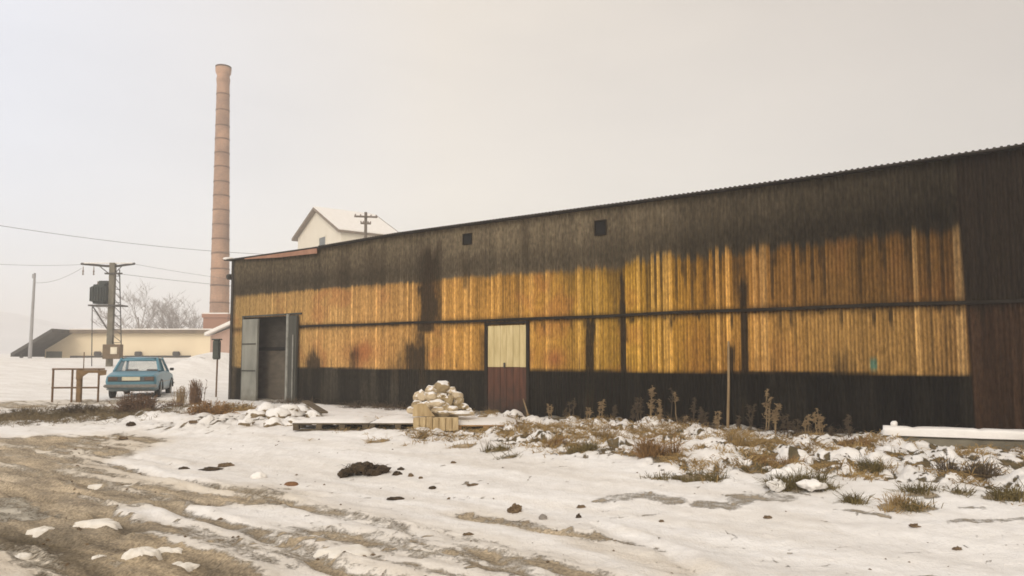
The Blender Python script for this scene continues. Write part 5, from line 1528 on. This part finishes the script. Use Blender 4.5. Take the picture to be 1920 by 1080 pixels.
# ------------------------------------------------------------------ clods, bricks, snow lumps on the open snow
def clod(px, py, rx, ry, m, label, seed, cat='clod', name='soil_clod', rough=.45, h=None, smooth=False):
    p = G(px, py); k = p.y/F
    hh = (h or ry)*k
    b = MB().blob((0, 0, hh*.15), (rx*k, rx*k*.6, hh), seed, rough, 3, 1.9, flat=-.2)
    tag(b.build(name, M[m], loc=p, smooth=smooth), label, cat)
# the big dark heap: crumbly soil with roots
def soil_heap():
    p = G(680, 890); k = p.y/F
    t = empty('soil_heap', p, 0, 'dark crumbly heap of soil and roots lying alone on the open snow', 'soil heap')
    b = MB(); rnd = random.Random(8)
    for i in range(46):
        u = rnd.uniform(-1, 1); x = u*40*k; hmx = 24*k*(1-abs(u-.15)**2.2*.8)
        z = rnd.uniform(0, max(hmx, .02)); r = rnd.uniform(4, 9)*k
        b.blob((x, rnd.uniform(-.12, .12), z*.8), (r*1.3, r, r*.8), i, .6, 2, 2.0)
    b.build('soil', M['soil'], t)
    g = MB()
    for i in range(140):
        add_blade(g, Vector((rnd.uniform(-38, 38)*k, rnd.uniform(-.15, .12), rnd.uniform(.02, .12))), Vector((rnd.uniform(-1, 1), rnd.uniform(-1, .5), rnd.uniform(0, 1))), rnd.uniform(.04, .14), .005, rnd, .6)
    g.build('roots', M['weed_dark'], t, fix=False)
soil_heap()
clod(546, 911, 13, 6, 'red_brick', 'brown broken brick left of the dark soil heap', 1, 'brick', 'broken_brick', .2)
clod(745, 890, 9, 6, 'soil', 'dark clod just right of the soil heap', 2)
clod(752, 882, 6, 4, 'soil', 'smaller dark clod behind the clod right of the soil heap', 3)
clod(770, 894, 5, 5, 'clod', 'brown clod in a row right of the soil heap', 4)
clod(789, 900, 4, 4, 'clod', 'last small brown clod of the row right of the soil heap', 5)
clod(811, 916, 7, 4, 'soil', 'dark clod lying right below the row of clods', 6)
clod(742, 935, 15, 4, 'soil', 'long dark clod in the wheel track below the soil heap', 7)
clod(965, 958, 12, 13, 'clod', 'upright brown clod of turf in the middle of the snow', 8, rough=.7)
clod(1018, 970, 8, 8, 'grey_stone', 'round grey stone right of the upright turf clod', 9, 'stone', 'stone', .2)
clod(1085, 968, 5, 6, 'soil', 'dark pointed clod right of the round grey stone', 10)
clod(1090, 950, 8, 4, 'clod', 'flat brown clod behind the dark pointed clod', 11)
clod(878, 1000, 10, 3, 'clod', 'thin brown chip lying on the snow near the wheel track', 12)
clod(887, 911, 12, 2.5, 'clod', 'thin flat twig-like chip on the snow right of the clods', 13)
clod(850, 870, 5, 3, 'clod', 'tiny brown chip in the snow below the wooden box', 14)
clod(245, 802, 9, 6, 'soil', 'dark clod at the far edge of the muddy track', 15)
clod(231, 822, 8, 5, 'clod', 'brown clod below the dark clod at the far track edge', 16)
clod(362, 797, 9, 4, 'clod', 'brown clod in the snow below the tan stump', 17)
clod(1440, 972, 7, 4, 'clod', 'brown clod lying on the right snow below the big olive clump', 18, rough=.6)
clod(1715, 988, 8, 5, 'clod', 'brown twiggy clod on the snow at the lower right', 19, rough=.8)
clod(1795, 1028, 9, 4, 'clod', 'lowest brown clod on the snow at the right', 20, rough=.7)
clod(1240, 978, 5, 3, 'clod', 'small brown clod on the snow under the bare patch', 21)
clod(395, 882, 20, 5, 'soil', 'flat dark turf strip along the right edge of the mud', 22)
clod(425, 876, 14, 6, 'clod', 'brown turf lump at the right edge of the mud', 23)
clod(345, 880, 9, 4, 'soil', 'left dark lump along the edge of the mud', 24)
clod(485, 898, 14, 9, 'snow', 'snowy lump on the right edge of the mud', 25, 'snow lump', 'snow_lump', .35, smooth=True)

for i, (px, py, rx, ry) in enumerate([(478, 772, 13, 9), (500, 766, 17, 12), (524, 776, 15, 10), (545, 768, 16, 12), (568, 762, 14, 10), (590, 768, 11, 8), (512, 785, 12, 8), (552, 784, 13, 8), (460, 784, 11, 7)]):
    Y = 17.2-(py-770)*0.11; p = at(px, py+4, Y); k = Y/F
    o = MB().blob((0, 0, 0), (rx*k*1.45, rx*k*1.1, ry*k*1.35), 60+i, .55, 3, 1.5).build('snow_lump', M['rubble'], loc=(p.x, Y, H(p.x, Y)+ry*k*.3), smooth=True)
    tag(o, 'snow-covered lump in the rubble before the grey gate', 'snow lump', 'snowy rubble lumps before the gate')
def plank():
    a_ = at(572, 752, 18.2); b_ = at(602, 770, 17.4)
    d = b_-a_; t_ = MB().bbox(-.09, .09, 0, d.length+.2, -.02, .02, .004)
    o = t_.build('plank', M['pallet'], loc=a_); o.rotation_euler = d.to_track_quat('Y', 'Z').to_euler()
    tag(o, 'dark plank slanting out of the snowy rubble beside the gate post', 'plank')
plank()
def snow_patch(px, py, w, d, label, seed, h=.07):
    h *= .62
    p = G(px, py); k = p.y/F
    rnd = random.Random(seed); n = 40; rings = 7
    vs = [(0, 0, h)]; fs = []
    for j in range(1, rings+1):
        f = j/rings
        for i in range(n):
            a = 2*math.pi*i/n
            R_ = 1+.6*mnoise.noise(Vector((math.cos(a)*1.6, math.sin(a)*1.6, seed*3.7)))+.3*mnoise.noise(Vector((math.cos(a)*4.5, math.sin(a)*4.5, seed*1.3)))
            z = h*(1-f**3.5)*(1+.5*mnoise.noise(Vector((math.cos(a)*f*3, math.sin(a)*f*3, seed+5))))
            vs.append((math.cos(a)*f*R_*w*k, math.sin(a)*f*R_*d, z-(.05 if j == rings else 0)))
    for i in range(n): fs.append((0, 1+i, 1+(i+1) % n))
    for j in range(rings-1):
        for i in range(n):
            fs.append((1+j*n+i, 1+(j+1)*n+i, 1+(j+1)*n+(i+1) % n, 1+j*n+(i+1) % n))
    tag(MB().add(vs, fs).build('snow_patch', M['snow_flat'], loc=(p.x, p.y, p.z-.01), smooth=True), label, 'snow patch', 'snow patches left in the mud')
M['snow_flat'] = mat('clean_snow', (0.83, 0.79, 0.72), (0.74, 0.69, 0.60), 0.9, 6, 0.8, 0.25, 30)
snow_patch(260, 1040, 33, .14, 'largest left piece of three snow patches in the near mud', 1)
snow_patch(318, 1026, 30, .07, 'upper piece of the three snow patches in the near mud', 2, .05)
snow_patch(338, 1049, 28, .10, 'lower right piece of the three snow patches in the near mud', 3)
snow_patch(80, 988, 20, .09, 'small snow patch left, in the dark mud', 4, .05)
snow_patch(178, 982, 46, .13, 'long ragged snow patch in the dark mud above the three pieces', 5, .05)
snow_patch(40, 1032, 19, .09, 'snow patch nearest the lower left corner', 6, .05)
snow_patch(655, 1035, 52, .22, 'broad clean snow patch between the wheel tracks', 7, .05)
snow_patch(185, 905, 16, .12, 'small narrow snow patch on the middle of the mud', 8, .03)
snow_patch(240, 912, 16, .10, 'snow patch right of the small narrow one on the mud', 9, .03)
snow_patch(185, 1040, 14, .06, 'tiny snow patch just left of the three pieces', 10, .03)

# ------------------------------------------------------------------ haze
def haze():
    b = MB().box(-1050, 950, -160, 1350, -4, 46)
    m = bpy.data.materials.new('haze_air'); m.use_nodes = True
    N = m.node_tree.nodes; N.clear()
    o_ = N.new('ShaderNodeOutputMaterial'); v = N.new('ShaderNodeVolumePrincipled')
    v.inputs['Color'].default_value = (0.97, 0.97, 0.98, 1); v.inputs['Density'].default_value = 0.0024; v.inputs['Anisotropy'].default_value = 0.0
    m.node_tree.links.new(v.outputs[0], o_.inputs['Volume'])
    o = b.build('haze', m); tag(o, 'pale winter haze filling the air', kind='stuff')
haze()

# ------------------------------------------------------------------ sky and sun
SUN_EL, SUN_AZ = R(32), R(200)      # soft light from behind the camera
w = bpy.data.worlds.new('World'); sc.world = w; w.use_nodes = True
N = w.node_tree.nodes; L = w.node_tree.links
bg = N['Background']; out = N['World Output']
sky = N.new('ShaderNodeTexSky'); sky.sky_type = 'NISHITA'; sky.sun_disc = False; sky.sun_elevation = SUN_EL; sky.sun_rotation = SUN_AZ
sky.air_density = 1.0; sky.dust_density = 4.0; sky.ozone_density = 1.0
L.new(sky.outputs[0], bg.inputs['Color']); bg.inputs['Strength'].default_value = 0.05
# overcast cloud deck over the clear sky
bg2 = N.new('ShaderNodeBackground')
tc = N.new('ShaderNodeTexCoord'); sx = N.new('ShaderNodeSeparateXYZ'); L.new(tc.outputs['Generated'], sx.inputs[0])
mr = N.new('ShaderNodeMapRange'); mr.inputs['From Min'].default_value = -0.55; mr.inputs['From Max'].default_value = 0.55; L.new(sx.outputs['X'], mr.inputs['Value'])
cr = N.new('ShaderNodeValToRGB')
cr.color_ramp.elements[0].color = (0.70, 0.695, 0.72, 1); cr.color_ramp.elements[1].color = (0.525, 0.435, 0.32, 1)
e = cr.color_ramp.elements.new(0.42); e.color = (0.70, 0.605, 0.475, 1)
L.new(mr.outputs[0], cr.inputs['Fac'])
nz = N.new('ShaderNodeTexNoise'); nz.inputs['Scale'].default_value = 2.2; nz.inputs['Detail'].default_value = 5
mpn = N.new('ShaderNodeMapping'); mpn.inputs['Scale'].default_value = (1, 1, 3); L.new(tc.outputs['Generated'], mpn.inputs['Vector']); L.new(mpn.outputs['Vector'], nz.inputs['Vector'])
mr2 = N.new('ShaderNodeMapRange'); mr2.inputs['To Min'].default_value = 0.94; mr2.inputs['To Max'].default_value = 1.06; mr2.inputs['From Min'].default_value = .3; mr2.inputs['From Max'].default_value = .7; L.new(nz.outputs['Fac'], mr2.inputs['Value'])
L.new(cr.outputs['Color'], bg2.inputs['Color']); L.new(mr2.outputs[0], bg2.inputs['Strength'])
add = N.new('ShaderNodeAddShader'); L.new(bg.outputs[0], add.inputs[0]); L.new(bg2.outputs[0], add.inputs[1]); L.new(add.outputs[0], out.inputs['Surface'])

sd = bpy.data.lights.new('sun', 'SUN'); sd.energy = 1.1; sd.angle = R(25); sd.color = (1.0, 0.94, 0.84)
so = bpy.data.objects.new('sun', sd); col.objects.link(so)
dv = Vector((math.sin(SUN_AZ)*math.cos(SUN_EL), math.cos(SUN_AZ)*math.cos(SUN_EL), math.sin(SUN_EL)))
so.rotation_euler = (-dv).to_track_quat('-Z', 'Y').to_euler(); so.location = dv*50

sc.view_settings.view_transform = 'Standard'; sc.view_settings.look = 'None'
sc.view_settings.exposure = 0.11; sc.view_settings.gamma = 1.0
sc.render.engine = 'CYCLES'
sc.cycles.use_denoising = True
sc.cycles.volume_bounces = 1
sc.cycles.max_bounces = 6
sc.cycles.filter_width = 1.7
